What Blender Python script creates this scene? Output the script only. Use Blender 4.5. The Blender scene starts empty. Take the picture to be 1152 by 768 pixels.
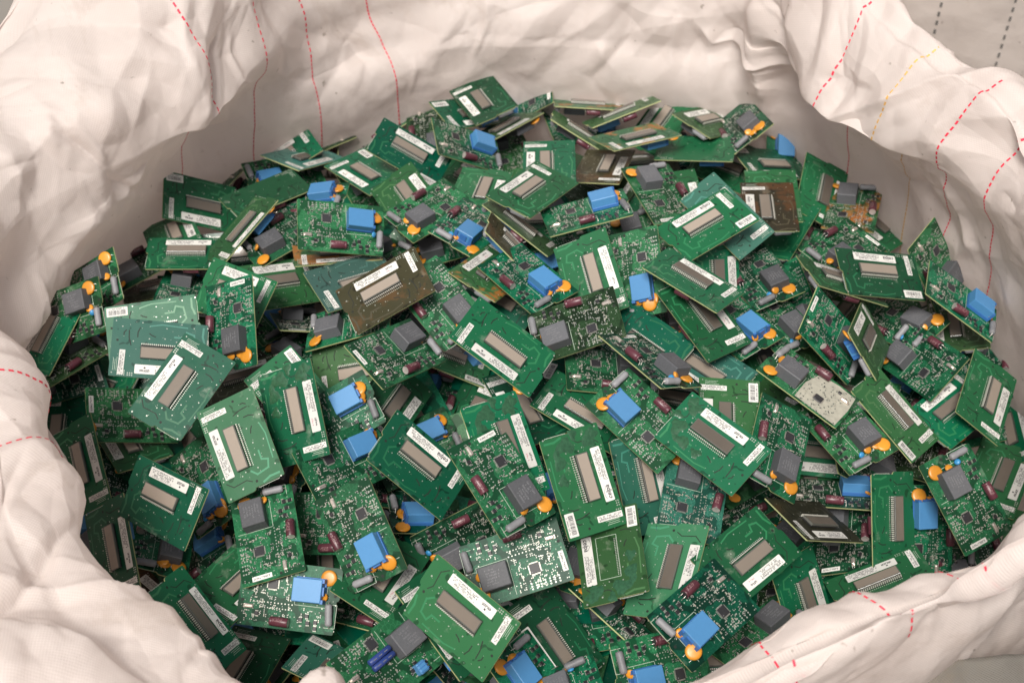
import bpy, math, random
import numpy as np
from mathutils import Matrix, Quaternion, Vector

# ------------------------------------------------------------------ set-up
scene = bpy.context.scene
col = scene.collection
rng = random.Random(11)
L, W = 0.122, 0.077            # one circuit board, metres
TH = 0.0016
HZ = TH / 2

# ------------------------------------------------------------------ materials
def new_mat(name):
    m = bpy.data.materials.new(name)
    m.use_nodes = True
    nt = m.node_tree
    return m, nt, nt.nodes['Principled BSDF']

def N(nt, kind, **kw):
    n = nt.nodes.new(kind)
    for k, v in kw.items():
        if k in n.inputs.keys() if hasattr(n.inputs, 'keys') else False:
            n.inputs[k].default_value = v
        else:
            setattr(n, k, v)
    return n

def simple(name, color, rough=0.5, metal=0.0, spec=0.5, vary=0.0, noise=0.0, nscale=300.0, bump=0.0, coat=0.0):
    m, nt, b = new_mat(name)
    b.inputs['Roughness'].default_value = rough
    b.inputs['Metallic'].default_value = metal
    b.inputs['Specular IOR Level'].default_value = spec
    b.inputs['Coat Weight'].default_value = coat
    b.inputs['Base Color'].default_value = (*color, 1)
    src = None
    tc = N(nt, 'ShaderNodeTexCoord')
    if noise or bump:
        oi0 = N(nt, 'ShaderNodeObjectInfo')
        mp = N(nt, 'ShaderNodeVectorMath', operation='MULTIPLY_ADD')
        nt.links.new(tc.outputs['Object'], mp.inputs[0])
        mp.inputs[1].default_value = (1, 1, 1)
        nt.links.new(oi0.outputs['Random'], mp.inputs[2])
        nz = N(nt, 'ShaderNodeTexNoise')
        nz.inputs['Scale'].default_value = nscale
        nz.inputs['Detail'].default_value = 4
        nt.links.new(mp.outputs[0], nz.inputs['Vector'])
    if vary or noise:
        hsv = N(nt, 'ShaderNodeHueSaturation')
        hsv.inputs['Color'].default_value = (*color, 1)
        val = N(nt, 'ShaderNodeMath', operation='MULTIPLY_ADD')
        oi = N(nt, 'ShaderNodeObjectInfo')
        nt.links.new(oi.outputs['Random'], val.inputs[0])
        val.inputs[1].default_value = 2 * vary
        val.inputs[2].default_value = 1 - vary
        out = val.outputs[0]
        if noise:
            v2 = N(nt, 'ShaderNodeMath', operation='MULTIPLY_ADD')
            nt.links.new(nz.outputs['Fac'], v2.inputs[0])
            v2.inputs[1].default_value = 2 * noise
            v2.inputs[2].default_value = -noise
            v3 = N(nt, 'ShaderNodeMath', operation='ADD')
            nt.links.new(out, v3.inputs[0]); nt.links.new(v2.outputs[0], v3.inputs[1])
            out = v3.outputs[0]
        nt.links.new(out, hsv.inputs['Value'])
        nt.links.new(hsv.outputs['Color'], b.inputs['Base Color'])
    if bump:
        bp = N(nt, 'ShaderNodeBump')
        bp.inputs['Strength'].default_value = bump
        bp.inputs['Distance'].default_value = 0.0006
        nt.links.new(nz.outputs['Fac'], bp.inputs['Height'])
        nt.links.new(bp.outputs['Normal'], b.inputs['Normal'])
    return m

def mask_mat(name, base, dark, pale, fine=False, rough=0.34, coat=0.0, dirt=0.12, rust=0.0):
    """solder mask: copper pours and tracks seen through the lacquer, flux residue and dirt"""
    m, nt, b = new_mat(name)
    tc = N(nt, 'ShaderNodeTexCoord')
    oi = N(nt, 'ShaderNodeObjectInfo')
    off = N(nt, 'ShaderNodeVectorMath', operation='MULTIPLY_ADD')
    nt.links.new(oi.outputs['Random'], off.inputs[0])
    off.inputs[1].default_value = (3.1, 1.7, 5.3)
    nt.links.new(tc.outputs['Object'], off.inputs[2])
    def noise(scale, detail, vec, rough_=0.5):
        n = N(nt, 'ShaderNodeTexNoise')
        n.inputs['Scale'].default_value = scale
        n.inputs['Detail'].default_value = detail
        n.inputs['Roughness'].default_value = rough_
        nt.links.new(vec, n.inputs['Vector'])
        return n.outputs['Fac']
    def ramp(src, a, c):
        r = N(nt, 'ShaderNodeMapRange')
        r.inputs['From Min'].default_value = a
        r.inputs['From Max'].default_value = c
        nt.links.new(src, r.inputs['Value'])
        return r.outputs['Result']
    def mix(f, c1, c2):
        x = N(nt, 'ShaderNodeMix', data_type='RGBA')
        if hasattr(f, 'links'): nt.links.new(f, x.inputs['Factor'])
        else: x.inputs['Factor'].default_value = f
        for s, c in ((6, c1), (7, c2)):
            if isinstance(c, tuple): x.inputs[s].default_value = (*c, 1)
            else: nt.links.new(c, x.inputs[s])
        return x.outputs[2]
    # fixed artwork: same on every copy, so un-offset object coordinates
    art = tc.outputs['Object']
    if fine:
        v = N(nt, 'ShaderNodeTexVoronoi', feature='DISTANCE_TO_EDGE', distance='EUCLIDEAN')
        v.inputs['Scale'].default_value = 210
        nt.links.new(art, v.inputs['Vector'])
        tr = ramp(v.outputs['Distance'], 0.035, 0.06)
        big = ramp(noise(45, 1, art), 0.50, 0.52)
        c = mix(tr, pale, base)
        c = mix(big, c, dark)
    else:
        sq = ramp(noise(70, 1, art), 0.66, 0.675)
        c = mix(sq, base, dark)
    # per-copy tone
    hsv = N(nt, 'ShaderNodeHueSaturation')
    vv = N(nt, 'ShaderNodeMath', operation='MULTIPLY_ADD')
    nt.links.new(oi.outputs['Random'], vv.inputs[0]); vv.inputs[1].default_value = 0.46; vv.inputs[2].default_value = 0.66
    fr = N(nt, 'ShaderNodeMath', operation='MULTIPLY'); nt.links.new(oi.outputs['Random'], fr.inputs[0]); fr.inputs[1].default_value = 7.31
    fr2 = N(nt, 'ShaderNodeMath', operation='FRACT'); nt.links.new(fr.outputs[0], fr2.inputs[0])
    hu = N(nt, 'ShaderNodeMath', operation='MULTIPLY_ADD'); nt.links.new(fr2.outputs[0], hu.inputs[0]); hu.inputs[1].default_value = 0.040; hu.inputs[2].default_value = 0.486
    sa = N(nt, 'ShaderNodeMath', operation='MULTIPLY_ADD'); nt.links.new(fr2.outputs[0], sa.inputs[0]); sa.inputs[1].default_value = 0.20; sa.inputs[2].default_value = 0.88
    nt.links.new(vv.outputs[0], hsv.inputs['Value']); nt.links.new(hu.outputs[0], hsv.inputs['Hue']); nt.links.new(sa.outputs[0], hsv.inputs['Saturation'])
    nt.links.new(c, hsv.inputs['Color'])
    c = hsv.outputs['Color']
    # residue
    res = ramp(noise(38, 7, off.outputs[0], 0.65), 0.60, 0.80)
    rs = N(nt, 'ShaderNodeMath', operation='MULTIPLY'); nt.links.new(res, rs.inputs[0]); rs.inputs[1].default_value = dirt * 3
    c = mix(rs.outputs[0], c, (0.42, 0.44, 0.36))
    if rust:
        rr = ramp(noise(26, 4, off.outputs[0], 0.6), 0.52, 0.60)
        r2 = N(nt, 'ShaderNodeMath', operation='MULTIPLY'); nt.links.new(rr, r2.inputs[0]); r2.inputs[1].default_value = rust
        c = mix(r2.outputs[0], c, (0.42, 0.13, 0.03))
    nt.links.new(c, b.inputs['Base Color'])
    ro = N(nt, 'ShaderNodeMath', operation='MULTIPLY_ADD')
    nt.links.new(noise(60, 5, off.outputs[0]), ro.inputs[0]); ro.inputs[1].default_value = 0.3; ro.inputs[2].default_value = rough - 0.12
    nt.links.new(ro.outputs[0], b.inputs['Roughness'])
    b.inputs['Specular IOR Level'].default_value = .27
    b.inputs['Coat Weight'].default_value = coat
    b.inputs['Coat Roughness'].default_value = 0.12
    bp = N(nt, 'ShaderNodeBump'); bp.inputs['Strength'].default_value = 0.25; bp.inputs['Distance'].default_value = 0.0004
    nt.links.new(noise(120, 3, off.outputs[0]), bp.inputs['Height'])
    nt.links.new(bp.outputs['Normal'], b.inputs['Normal'])
    return m

TONES = {   # base, dark, pale
    'green': ((0.0096, 0.1037, 0.0381), (0.0047, 0.0519, 0.0197), (0.0241, 0.1624, 0.0657)),
    'dark':  ((0.0047, 0.0657, 0.0295), (0.0025, 0.0311, 0.0145), (0.0121, 0.1037, 0.0460)),
    'pale':  ((0.0298, 0.1591, 0.0756), (0.0145, 0.0899, 0.0394), (0.0530, 0.2213, 0.1184)),
    'olive': ((0.0289, 0.0968, 0.0295), (0.0145, 0.0519, 0.0158), (0.0530, 0.1383, 0.0526)),
    'brown': ((0.0378, 0.0333, 0.0169), (0.0209, 0.0179, 0.0094), (0.0572, 0.0507, 0.0298)),
    'burnt': ((0.0223, 0.0209, 0.0139), (0.0109, 0.0099, 0.0070), (0.0398, 0.0373, 0.0249)),
    'moss':  ((0.0163, 0.0415, 0.0145), (0.0077, 0.0207, 0.0072), (0.0336, 0.0691, 0.0295)),
    'teal':  ((0.0217, 0.1314, 0.0887), (0.0096, 0.0657, 0.0460), (0.0457, 0.2006, 0.1445)),
    'slate': ((0.0289, 0.0796, 0.0690), (0.0145, 0.0415, 0.0362), (0.0530, 0.1246, 0.1051)),  # blue-grey cast of reflected sky baked into this base
    'glare': ((0.0362, 0.1418, 0.1051), (0.0182, 0.0760, 0.0558), (0.0626, 0.2006, 0.1578)),  # base lightened and tinted teal for sky glare on glossy lacquer
    'rust':  ((0.0217, 0.1037, 0.0329), (0.0096, 0.0519, 0.0164), (0.0434, 0.1488, 0.0591)),
}
MASK = {}
for k, (a, d, p) in TONES.items():
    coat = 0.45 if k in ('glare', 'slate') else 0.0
    ru = 0.6 if k == 'rust' else (0.10 if k == 'brown' else 0.0)
    MASK[k] = (mask_mat('solder mask %s' % k, a, d, p, False, coat=coat, rust=ru, dirt=0.14),
               mask_mat('component side %s' % k, a, d, p, True, coat=coat, rust=ru, dirt=0.12),
               simple('covered track %s' % k, p, 0.35))
M_EDGE = simple('fibreglass edge', (0.30, 0.32, 0.15), 0.7, vary=0.25)
M_SOLD = simple('solder', (0.42, 0.44, 0.39), 0.36, metal=0.5)
M_SILK = simple('white ink', (0.36, 0.43, 0.35), 0.6)
M_DARK = simple('dark slot', (0.008, 0.012, 0.008), 0.7)
M_RESIN = simple('clear resin', (0.024, 0.082, 0.040), 0.20, coat=0.2, noise=0.6, nscale=260, bump=0.5)
M_PAPER = simple('label paper', (0.62, 0.61, 0.575), 0.5, vary=0.16, noise=0.05, nscale=90)
M_INK = simple('black print', (0.025, 0.022, 0.030), 0.6)
M_INKR = simple('red print', (0.45, 0.10, 0.16), 0.6)
M_LCD = simple('display polariser', (0.205, 0.172, 0.142), 0.16, vary=0.58, noise=0.06, nscale=60)
M_LCDE = simple('display glass edge', (0.10, 0.10, 0.088), 0.16)
M_PIN = simple('display pins', (0.55, 0.54, 0.48), 0.45, metal=0.3)
M_BLACK = simple('black plastic', (0.016, 0.016, 0.018), 0.42)
M_RELAY = simple('grey plastic casing', (0.080, 0.082, 0.090), 0.6, vary=0.30, noise=0.22, nscale=420, bump=0.5)
M_RPRINT = simple('casing print', (0.16, 0.16, 0.17), 0.6)
M_BLUE = simple('blue plastic casing', (0.062, 0.205, 0.415), 0.42, vary=0.12, noise=0.05, nscale=200)
M_DBLUE = simple('blue casing base', (0.032, 0.125, 0.350), 0.45, vary=0.15)
M_ORANGE = simple('orange varistor lacquer', (0.55, 0.225, 0.022), 0.36, vary=0.16, noise=0.10, nscale=160, bump=0.25)
M_MAROON = simple('maroon sleeve', (0.085, 0.024, 0.034), 0.36, vary=0.25, noise=0.1, nscale=200)
M_ALU = simple('capacitor can end', (0.60, 0.52, 0.50), 0.36, metal=0.55)
M_STRIPE = simple('sleeve stripe', (0.33, 0.20, 0.20), 0.5)
M_GREY = simple('grey inductor sleeve', (0.185, 0.185, 0.195), 0.55, vary=0.28, noise=0.12, nscale=260, bump=0.4)
M_CAN = simple('crystal can', (0.68, 0.60, 0.54), 0.32, metal=0.7)
M_CHIP = simple('chip package', (0.022, 0.022, 0.025), 0.45, vary=0.3)
M_CER = simple('ceramic chip', (0.34, 0.30, 0.24), 0.5)
M_LEAD = simple('bent lead', (0.55, 0.53, 0.48), 0.35, metal=0.7)
M_SBLUE = simple('small blue capacitor', (0.035, 0.22, 0.45), 0.35)
M_NAVY = simple('navy capacitor sleeve', (0.025, 0.05, 0.20), 0.35)
M_DUST = simple('white flux crust', (0.36, 0.345, 0.285), 0.8, noise=0.35, nscale=130, bump=0.8)

# ------------------------------------------------------------------ mesh builder
class MB:
    def __init__(self):
        self.v, self.f, self.m, self.s, self.mats = [], [], [], [], []
    def mi(self, mat):
        if mat not in self.mats: self.mats.append(mat)
        return self.mats.index(mat)
    def add(self, verts, faces, mat, smooth=False, T=None):
        o = len(self.v); i = self.mi(mat)
        for p in verts:
            p = Vector(p)
            if T is not None: p = T @ p
            self.v.append(tuple(p))
        for f in faces:
            self.f.append(tuple(o + k for k in f)); self.m.append(i); self.s.append(smooth)
    def box(self, x0, x1, y0, y1, z0, z1, mat, T=None):
        v = [(x0, y0, z0), (x1, y0, z0), (x1, y1, z0), (x0, y1, z0), (x0, y0, z1), (x1, y0, z1), (x1, y1, z1), (x0, y1, z1)]
        self.add(v, [(3, 2, 1, 0), (4, 5, 6, 7), (0, 1, 5, 4), (1, 2, 6, 5), (2, 3, 7, 6), (3, 0, 4, 7)], mat, T=T)
    def quad(self, x0, x1, y0, y1, z, mat, T=None):
        self.add([(x0, y0, z), (x1, y0, z), (x1, y1, z), (x0, y1, z)], [(0, 1, 2, 3)], mat, T=T)
    def dot(self, x, y, r, z, mat, n=8, T=None):
        self.add([(x + r * math.cos(2 * math.pi * k / n), y + r * math.sin(2 * math.pi * k / n), z) for k in range(n)], [tuple(range(n))], mat, T=T)
    def line(self, pts, w, z, mat, T=None):
        for (xa, ya), (xb, yb) in zip(pts, pts[1:]):
            d = math.hypot(xb - xa, yb - ya) or 1
            ux, uy = (xb - xa) / d, (yb - ya) / d
            nx, ny = -uy * w / 2, ux * w / 2
            xa2, ya2, xb2, yb2 = xa - ux * w / 2, ya - uy * w / 2, xb + ux * w / 2, yb + uy * w / 2
            self.add([(xa2 - nx, ya2 - ny, z), (xb2 - nx, yb2 - ny, z), (xb2 + nx, yb2 + ny, z), (xa2 + nx, ya2 + ny, z)], [(0, 1, 2, 3)], mat, T=T)
            z += 0.000004
    def rbox(self, cx, cy, w, h, z0, z1, r, ch, mat, n=3, top=None, T=None, smooth=False):
        def ring(w_, h_, r_, z):
            r_ = max(r_, 1e-5); out = []
            for (sx, sy, a0) in ((1, 1, 0), (-1, 1, 90), (-1, -1, 180), (1, -1, 270)):
                for k in range(n + 1):
                    a = math.radians(a0 + 90 * k / n)
                    out.append((cx + sx * (w_ / 2 - r_) + r_ * math.cos(a), cy + sy * (h_ / 2 - r_) + r_ * math.sin(a), z))
            return out
        a = ring(w, h, r, z0); b_ = ring(w, h, r, z1 - ch); c = ring(w - 2 * ch, h - 2 * ch, max(r - ch * .6, 1e-5), z1)
        k = len(a)
        F = [tuple(reversed(range(k)))]
        for i in range(k):
            j = (i + 1) % k
            F.append((i, j, k + j, k + i)); F.append((k + i, k + j, 2 * k + j, 2 * k + i))
        self.add(a + b_ + c, F, mat, smooth, T)
        self.add(c, [tuple(range(k))], top or mat, T=T)
    def revolve(self, prof, mat, n=14, T=None, caps=True, smooth=True):
        """profile (x along axis, radius); axis = +X"""
        v = []
        for (x, r) in prof:
            for k in range(n):
                a = 2 * math.pi * k / n
                v.append((x, r * math.cos(a), r * math.sin(a)))
        F = []
        for i in range(len(prof) - 1):
            for k in range(n):
                j = (k + 1) % n
                F.append((i * n + k, (i + 1) * n + k, (i + 1) * n + j, i * n + j))
        if caps:
            F.append(tuple(range(n))); F.append(tuple((len(prof) - 1) * n + k for k in reversed(range(n))))
        self.add(v, F, mat, smooth, T)
    def tube(self, pts, r, mat, n=5):
        pts = [Vector(p) for p in pts]
        v = []; F = []
        for i, p in enumerate(pts):
            d = (pts[min(i + 1, len(pts) - 1)] - pts[max(i - 1, 0)]).normalized()
            a = d.cross(Vector((0.3, 0.2, 0.93))).normalized(); b_ = d.cross(a)
            for k in range(n):
                t = 2 * math.pi * k / n
                v.append(tuple(p + (a * math.cos(t) + b_ * math.sin(t)) * r))
        for i in range(len(pts) - 1):
            for k in range(n):
                j = (k + 1) % n
                F.append((i * n + k, i * n + j, (i + 1) * n + j, (i + 1) * n + k))
        F.append(tuple(range(n))); F.append(tuple((len(pts) - 1) * n + k for k in reversed(range(n))))
        self.add(v, F, mat, True)
    def mesh(self, name, flip=False):
        me = bpy.data.meshes.new(name)
        V = [(x, -y, -z) for x, y, z in self.v] if flip else self.v
        me.from_pydata(V, [], self.f)
        for mt in self.mats: me.materials.append(mt)
        me.polygons.foreach_set('material_index', self.m)
        me.polygons.foreach_set('use_smooth', self.s)
        me.update()
        return me

def text_verts(s, size, shear=0.0, bold=0.0):
    cu = bpy.data.curves.new('word', 'FONT')
    cu.body = s; cu.size = size; cu.shear = shear; cu.offset = bold
    cu.align_x = 'CENTER'; cu.align_y = 'CENTER'; cu.resolution_u = 3
    ob = bpy.data.objects.new('word', cu); col.objects.link(ob)
    dg = bpy.context.evaluated_depsgraph_get()
    me = ob.evaluated_get(dg).to_mesh()
    V = [tuple(v.co) for v in me.vertices]; F = [tuple(p.vertices) for p in me.polygons]
    ob.evaluated_get(dg).to_mesh_clear()
    bpy.data.objects.remove(ob); bpy.data.curves.remove(cu)
    return V, F

def X(u): return (u - .5) * L
def YL(v): return W / 2 - v * W      # v from the left edge, display side

# ------------------------------------------------------------------ board substrate
def outline():
    r = .0018; pts = []
    def arc(cx, cy, a0):
        for k in range(4):
            a = math.radians(a0 + 30 * k); pts.append((cx + r * math.cos(a), cy + r * math.sin(a)))
    x0, x1, y0, y1 = -L / 2, L / 2, -W / 2, W / 2
    arc(x1 - r, y1 - r, 0); arc(x0 + r, y1 - r, 90)
    pts.extend([(x0, 0.004), (x0 + .0012, 0.001), (x0 + .0034, 0.0)])
    arc(x0 + .0034 + r, y0 + r, 180); arc(x1 - r, y0 + r, 270)
    return pts

def make_board(kind, display_gone=False):
    """materials by slot: 0 display side, 1 component side, 2 edge, 3 covered track, 4 solder, 5 ink, 6 dark, 7 resin, 8 crust"""
    r = random.Random(5)
    b = MB()
    for m in (MASK['green'][0], MASK['green'][1], M_EDGE, MASK['green'][2], M_SOLD, M_SILK, M_DARK, M_RESIN, M_DUST): b.mi(m)
    G0, G1, TR = MASK['green'][0], MASK['green'][1], MASK['green'][2]
    o = outline(); n = len(o)
    b.add([(x, y, HZ) for x, y in o], [tuple(range(n))], G0)
    b.add([(x, y, -HZ) for x, y in o], [tuple(reversed(range(n)))], G1)
    b.add([(x, y, HZ) for x, y in o] + [(x, y, -HZ) for x, y in o], [(i, n + i, n + (i + 1) % n, (i + 1) % n) for i in range(n)], M_EDGE)
    z = HZ + .00005
    # display side: slot line, hole, wide tracks, solder dots
    b.line([(X(.185), YL(.075)), (X(.125), YL(.17)), (X(.135), YL(.40)), (X(.10), YL(.48))], .0011, z + .00002, M_DARK)
    b.dot(X(.085), YL(.55), .0017, z + .00003, M_DARK, 12)
    b.dot(X(.94), YL(.62), .0016, z + .00003, M_DARK, 12)
    b.line([(X(.20), YL(.52)), (X(.145), YL(.60)), (X(.165), YL(.80)), (X(.245), YL(.84)), (X(.27), YL(.74)), (X(.36), YL(.74))], .0022, z, TR)
    b.line([(X(.05), YL(.66)), (X(.075), YL(.78)), (X(.072), YL(.93))], .0026, z, TR)
    b.line([(X(.24), YL(.92)), (X(.5), YL(.94)), (X(.62), YL(.90))], .0016, z, TR)
    for (ua, va, ub, vb) in ((.80, .55, .83, .80), (.74, .70, .72, .86), (.56, .72, .62, .77), (.88, .72, .86, .80)):
        b.line([(X(ua), YL(va)), (X((ua + ub) / 2 + .01), YL((va + vb) / 2)), (X(ub), YL(vb))], .0013, z, M_DARK)
    for (u, v) in ((.03, .06), (.03, .94), (.97, .06), (.97, .95), (.22, .04), (.255, .055), (.07, .30), (.19, .36), (.215, .43), (.205, .64), (.17, .92), (.34, .66), (.46, .70), (.62, .68), (.45, .88), (.78, .62), (.90, .86), (.30, .97), (.70, .95)):
        b.dot(X(u), YL(v), .0008 if u > .1 else .0011, z + .00003, M_SOLD)
    for gx0 in (.765, .845):
        for i in range(4 if gx0 > .8 else 3):
            for j in range(2 if gx0 < .8 else 3):
                b.dot(X(gx0 + i * .022), YL(.035 + j * .034), .0009, z + .00003, M_SOLD, 6)
    for i in range(26):
        b.dot(X(r.uniform(.05, .97)), YL(r.choice([r.uniform(.66, .97), r.uniform(.3, .5)])), .00040, z + .00002, M_SOLD, 5)
    for k, ln in ((0, .16), (1, .12), (2, .14)):
        b.quad(X(.925 + k * .017), X(.929 + k * .017), YL(.17 + ln), YL(.10), z + .00002, M_SILK)
    if display_gone:   # the pads and frame line left behind
        for i in range(22):
            for j in (0, 1):
                b.quad(X(.275 + i * .0185) - .0007, X(.275 + i * .0185) + .0007, YL(.585 + j * .03) - .0006, YL(.585 + j * .03) + .0006, z + .00003, M_SOLD)
        for (a, c) in (((.25, .30), (.71, .30)), ((.71, .30), (.71, .62)), ((.71, .62), (.25, .62)), ((.25, .62), (.25, .30))):
            b.line([(X(a[0]), YL(a[1])), (X(c[0]), YL(c[1]))], .0006, z + .00001, M_SILK)
    if kind == 'resin':   # lumps of clear potting resin round the slot end
        for (u, v, ru, rv) in ((.14, .22, .010, .008), (.14, .62, .009, .012), (.26, .78, .012, .007), (.45, .80, .007, .006), (.09, .12, .007, .006), (.05, .45, .007, .005)):
            k = 14; vs = []; F = []
            for i in range(k):
                a = 2 * math.pi * i / k; q = 1 + .25 * math.sin(3 * a + u * 40) + .12 * math.sin(5 * a)
                vs.append((X(u) + ru * q * math.cos(a), YL(v) + rv * q * math.sin(a), z))
            for i in range(k):
                a = 2 * math.pi * i / k; q = (1 + .25 * math.sin(3 * a + u * 40)) * .6
                vs.append((X(u) + ru * q * math.cos(a), YL(v) + rv * q * math.sin(a), z + .0006))
            F = [(i, (i + 1) % k, k + (i + 1) % k, k + i) for i in range(k)] + [tuple(range(k, 2 * k))]
            b.add(vs, F, M_RESIN, True)
    # component side artwork (flipped coordinates)
    def C(u, v): return (X(u), (.5 - v) * W)      # v 0 right .. 1 left seen from the component side -> y = -left
    z = -HZ - .00005
    def cd(u, v, rr, mat=M_SOLD, n_=6):
        x, y = C(u, v)
        b.add([(x + rr * math.cos(2 * math.pi * k / n_), y - rr * math.sin(2 * math.pi * k / n_), z - .00002) for k in range(n_)], [tuple(range(n_))], mat)
    def cq(u0, u1, v0, v1, mat, dz=0.0):
        (xa, ya), (xb, yb) = C(u0, v0), C(u1, v1)
        x0, x1, y0, y1 = min(xa, xb), max(xa, xb), min(ya, yb), max(ya, yb)
        b.add([(x0, y1, z - dz), (x1, y1, z - dz), (x1, y0, z - dz), (x0, y0, z - dz)], [(0, 1, 2, 3)], mat)
    def cl(u0, v0, u1, v1, w, mat):
        if u0 == u1: cq(u0 - w / L / 2, u0 + w / L / 2, v0, v1, mat, .00001)
        else: cq(u0, u1, v0 - w / W / 2, v0 + w / W / 2, mat, .00001)
    for (u0, v0, u1, v1) in ((.44, .05, .44, .60), (.13, .61, .44, .61), (.13, .05, .13, .61), (.02, .55, .02, .90), (.02, .55, .13, .55), (.02, .90, .13, .90)):
        cl(u0, v0, u1, v1, .0006, M_SILK)
    for i in range(7):
        for j in range(3): cd(.60 + i * .045, .05 + j * .04, .0011)
    for i in range(12): cd(.46 + i * .035, .62, .0009)
    for i in range(10): cd(.46 + i * .03, .70, .0008)
    for i in range(80):
        u, v = r.uniform(.03, .97), r.uniform(.04, .97)
        cd(u, v, r.choice((.0004, .0005, .0008)), r.choice((M_SOLD, M_SOLD, M_SILK)), 5)
    for i in range(46):
        u, v = r.uniform(.45, .96), r.uniform(.08, .95)
        du, dv = r.choice(((.014, .006), (.006, .02), (.01, .012)))
        cq(u, u + du, v, v + dv, r.choice((M_SILK, M_SOLD, M_SOLD)), .00002)
    cd(.955, .62, .0019, M_DARK, 10); cd(.045, .42, .0019, M_DARK, 10)
    if kind == 'crust':
        o2 = [(.47, .05), (.97, .04), (.98, .55), (.96, .93), (.75, .96), (.52, .90), (.46, .5)]
        vs = [(*C(u, v), z - .00035) for u, v in o2]
        b.add(vs, [tuple(range(len(vs)))], M_DUST)
    return b.mesh('board_' + kind)

BOARD = {k: make_board(k) for k in ('plain', 'resin', 'crust')}
BOARD['gone'] = make_board('resin', True)

# ------------------------------------------------------------------ display side parts
def make_display():
    b = MB()
    w, h = .46 * L, .205 * W
    b.rbox(0, 0, w, h, .0022, .0050, .0004, .0003, M_LCDE, top=M_LCDE)
    b.quad(-w / 2 + .0011, w / 2 - .0011, -h / 2 + .0016, h / 2 - .0010, .00506, M_LCD)
    b.box(-w / 2 + .001, w / 2 - .001, -h / 2 + .0006, h / 2 - .0005, .0001, .0022, M_BLACK)
    return b.mesh('display')
def make_pins():
    b = MB()
    w = .46 * L; n = 22
    b.box(-w / 2, w / 2, -.0013, .0002, .0001, .0012, M_BLACK)
    for i in range(n):
        x = -w / 2 + w * (i + .5) / n
        b.box(x - .0007, x + .0007, -.0016, -.0004, .0012, .0046, M_PIN)
        b.dot(x, -.0030, .0008, .00008, M_SOLD, 6)
    return b.mesh('pin_row')
def glyphs(b, x0, x1, y, h, z, r, mat, dens=.85, gap=1.25, flip=1):
    """rows of print too small to read in the photograph"""
    h *= 1.18; cw = h * .60; x = x0
    while x + cw < x1:
        if r.random() < dens:
            k = r.random()
            if k < .75: b.quad(x, x + cw * .30, y - h / 2, y + h / 2, z, mat)
            if k > .20: b.quad(x + cw * .62, x + cw * .9, y - h / 2, y + h / 2 * r.choice((1, .2)), z, mat)
            yy = y + h * r.choice((-.36, 0, .36))
            b.quad(x, x + cw * .9, yy - h * .13, yy + h * .13, z + .000004, mat)
        x += cw * gap
def make_long_label(kind):
    r = random.Random(kind); b = MB()
    w, h = .53 * L, .158 * W
    b.rbox(0, 0, w, h, .00005, .00020, .0011, .00004, M_PAPER)
    z = .00024
    # print runs from the label end (+x) towards the slot end; its top faces the display (-y)
    for k, yy in enumerate((.0035, .0007, -.0021)):
        x0 = -w / 2 + .003 + (0, .0015, .005)[k]
        glyphs(b, x0, w / 2 - (.024 if k != 2 else .030), yy, .0019, z, r, M_INK if (k + r.randrange(3)) % 4 else M_INKR, .9)
    glyphs(b, -w / 2 + .006, w / 2 - .026, -.0042, .0010, z, r, M_INK, .7)
    T = Matrix.Translation((w / 2 - .0105, .0008 if kind != 'celpa' else .0010, z)) @ Matrix.Rotation(math.pi, 4, 'Z')
    if kind == 'celpa':
        V, F = text_verts('celpa', .0080, .18, .00016)
        b.add(V, F, M_INK, T=T)
        cx, cy = w / 2 - .0105, -.0015
        pts = [(cx + .0075 - .015 * t, cy - .0018 - .0022 * math.sin(math.pi * min(1, t * 1.15)) + .0018 * t) for t in [i / 9 for i in range(10)]]
        b.line(pts, .0004, z, M_INK)
    elif kind == 'word':
        glyphs(b, w / 2 - .0185, w / 2 - .0040, .0018, .0026, z, r, M_INK, 1.0, 1.02)
        b.quad(w / 2 - .0135, w / 2 - .0112, -.0030, -.0010, z, M_INK)
    else:
        glyphs(b, w / 2 - .017, w / 2 - .0060, .0020, .0023, z, r, M_INK, 1.0, 1.02)
        glyphs(b, w / 2 - .017, w / 2 - .0080, -.0026, .0017, z, r, M_INKR, .9)
    return b.mesh('long_label_' + kind)
def make_small_label(seed):
    r = random.Random(seed); b = MB()
    w, h = .0072, .0325
    b.rbox(0, 0, w, h, .00005, .00018, .0006, .00004, M_PAPER)
    R = Matrix.Rotation(math.pi / 2, 4, 'Z')
    c = MB()
    glyphs(c, -h / 2 + .0015, h / 2 - .0015, .0014, .0016, .00022, r, M_INK, .8)
    glyphs(c, -h / 2 + .0020, h / 2 - .0020, -.0013, .0021, .00022, r, M_INK, .95)
    for f, m in zip(c.f, c.m):
        b.add([c.v[i] for i in f], [tuple(range(len(f)))], c.mats[m], T=R)
    return b.mesh('small_label_%d' % seed)
def make_barcode(seed):
    r = random.Random(seed); b = MB()
    w, h = .0275, .0120
    b.rbox(0, 0, w, h, .00005, .00019, .0005, .00004, M_PAPER)
    x = -w / 2 + .003
    while x < w / 2 - .003:
        t = r.choice((.0003, .0005, .0009)); b.quad(x, x + t, -.0022, .0040, .00023, M_INK); x += t + r.choice((.0003, .0005, .0007))
    glyphs(b, -w / 2 + .003, w / 2 - .003, -.0041, .0015, .00023, r, M_INK, .9)
    return b.mesh('barcode_label_%d' % seed)
def make_number():
    b = MB(); b.rbox(0, 0, .011, .010, .00005, .00019, .0004, .00004, M_PAPER)
    V, F = text_verts('3', .010, 0, .0002)
    b.add(V, F, M_INK, T=Matrix.Translation((0, 0, .00024)) @ Matrix.Rotation(-math.pi / 2, 4, 'Z'))
    return b.mesh('number_label')

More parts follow.
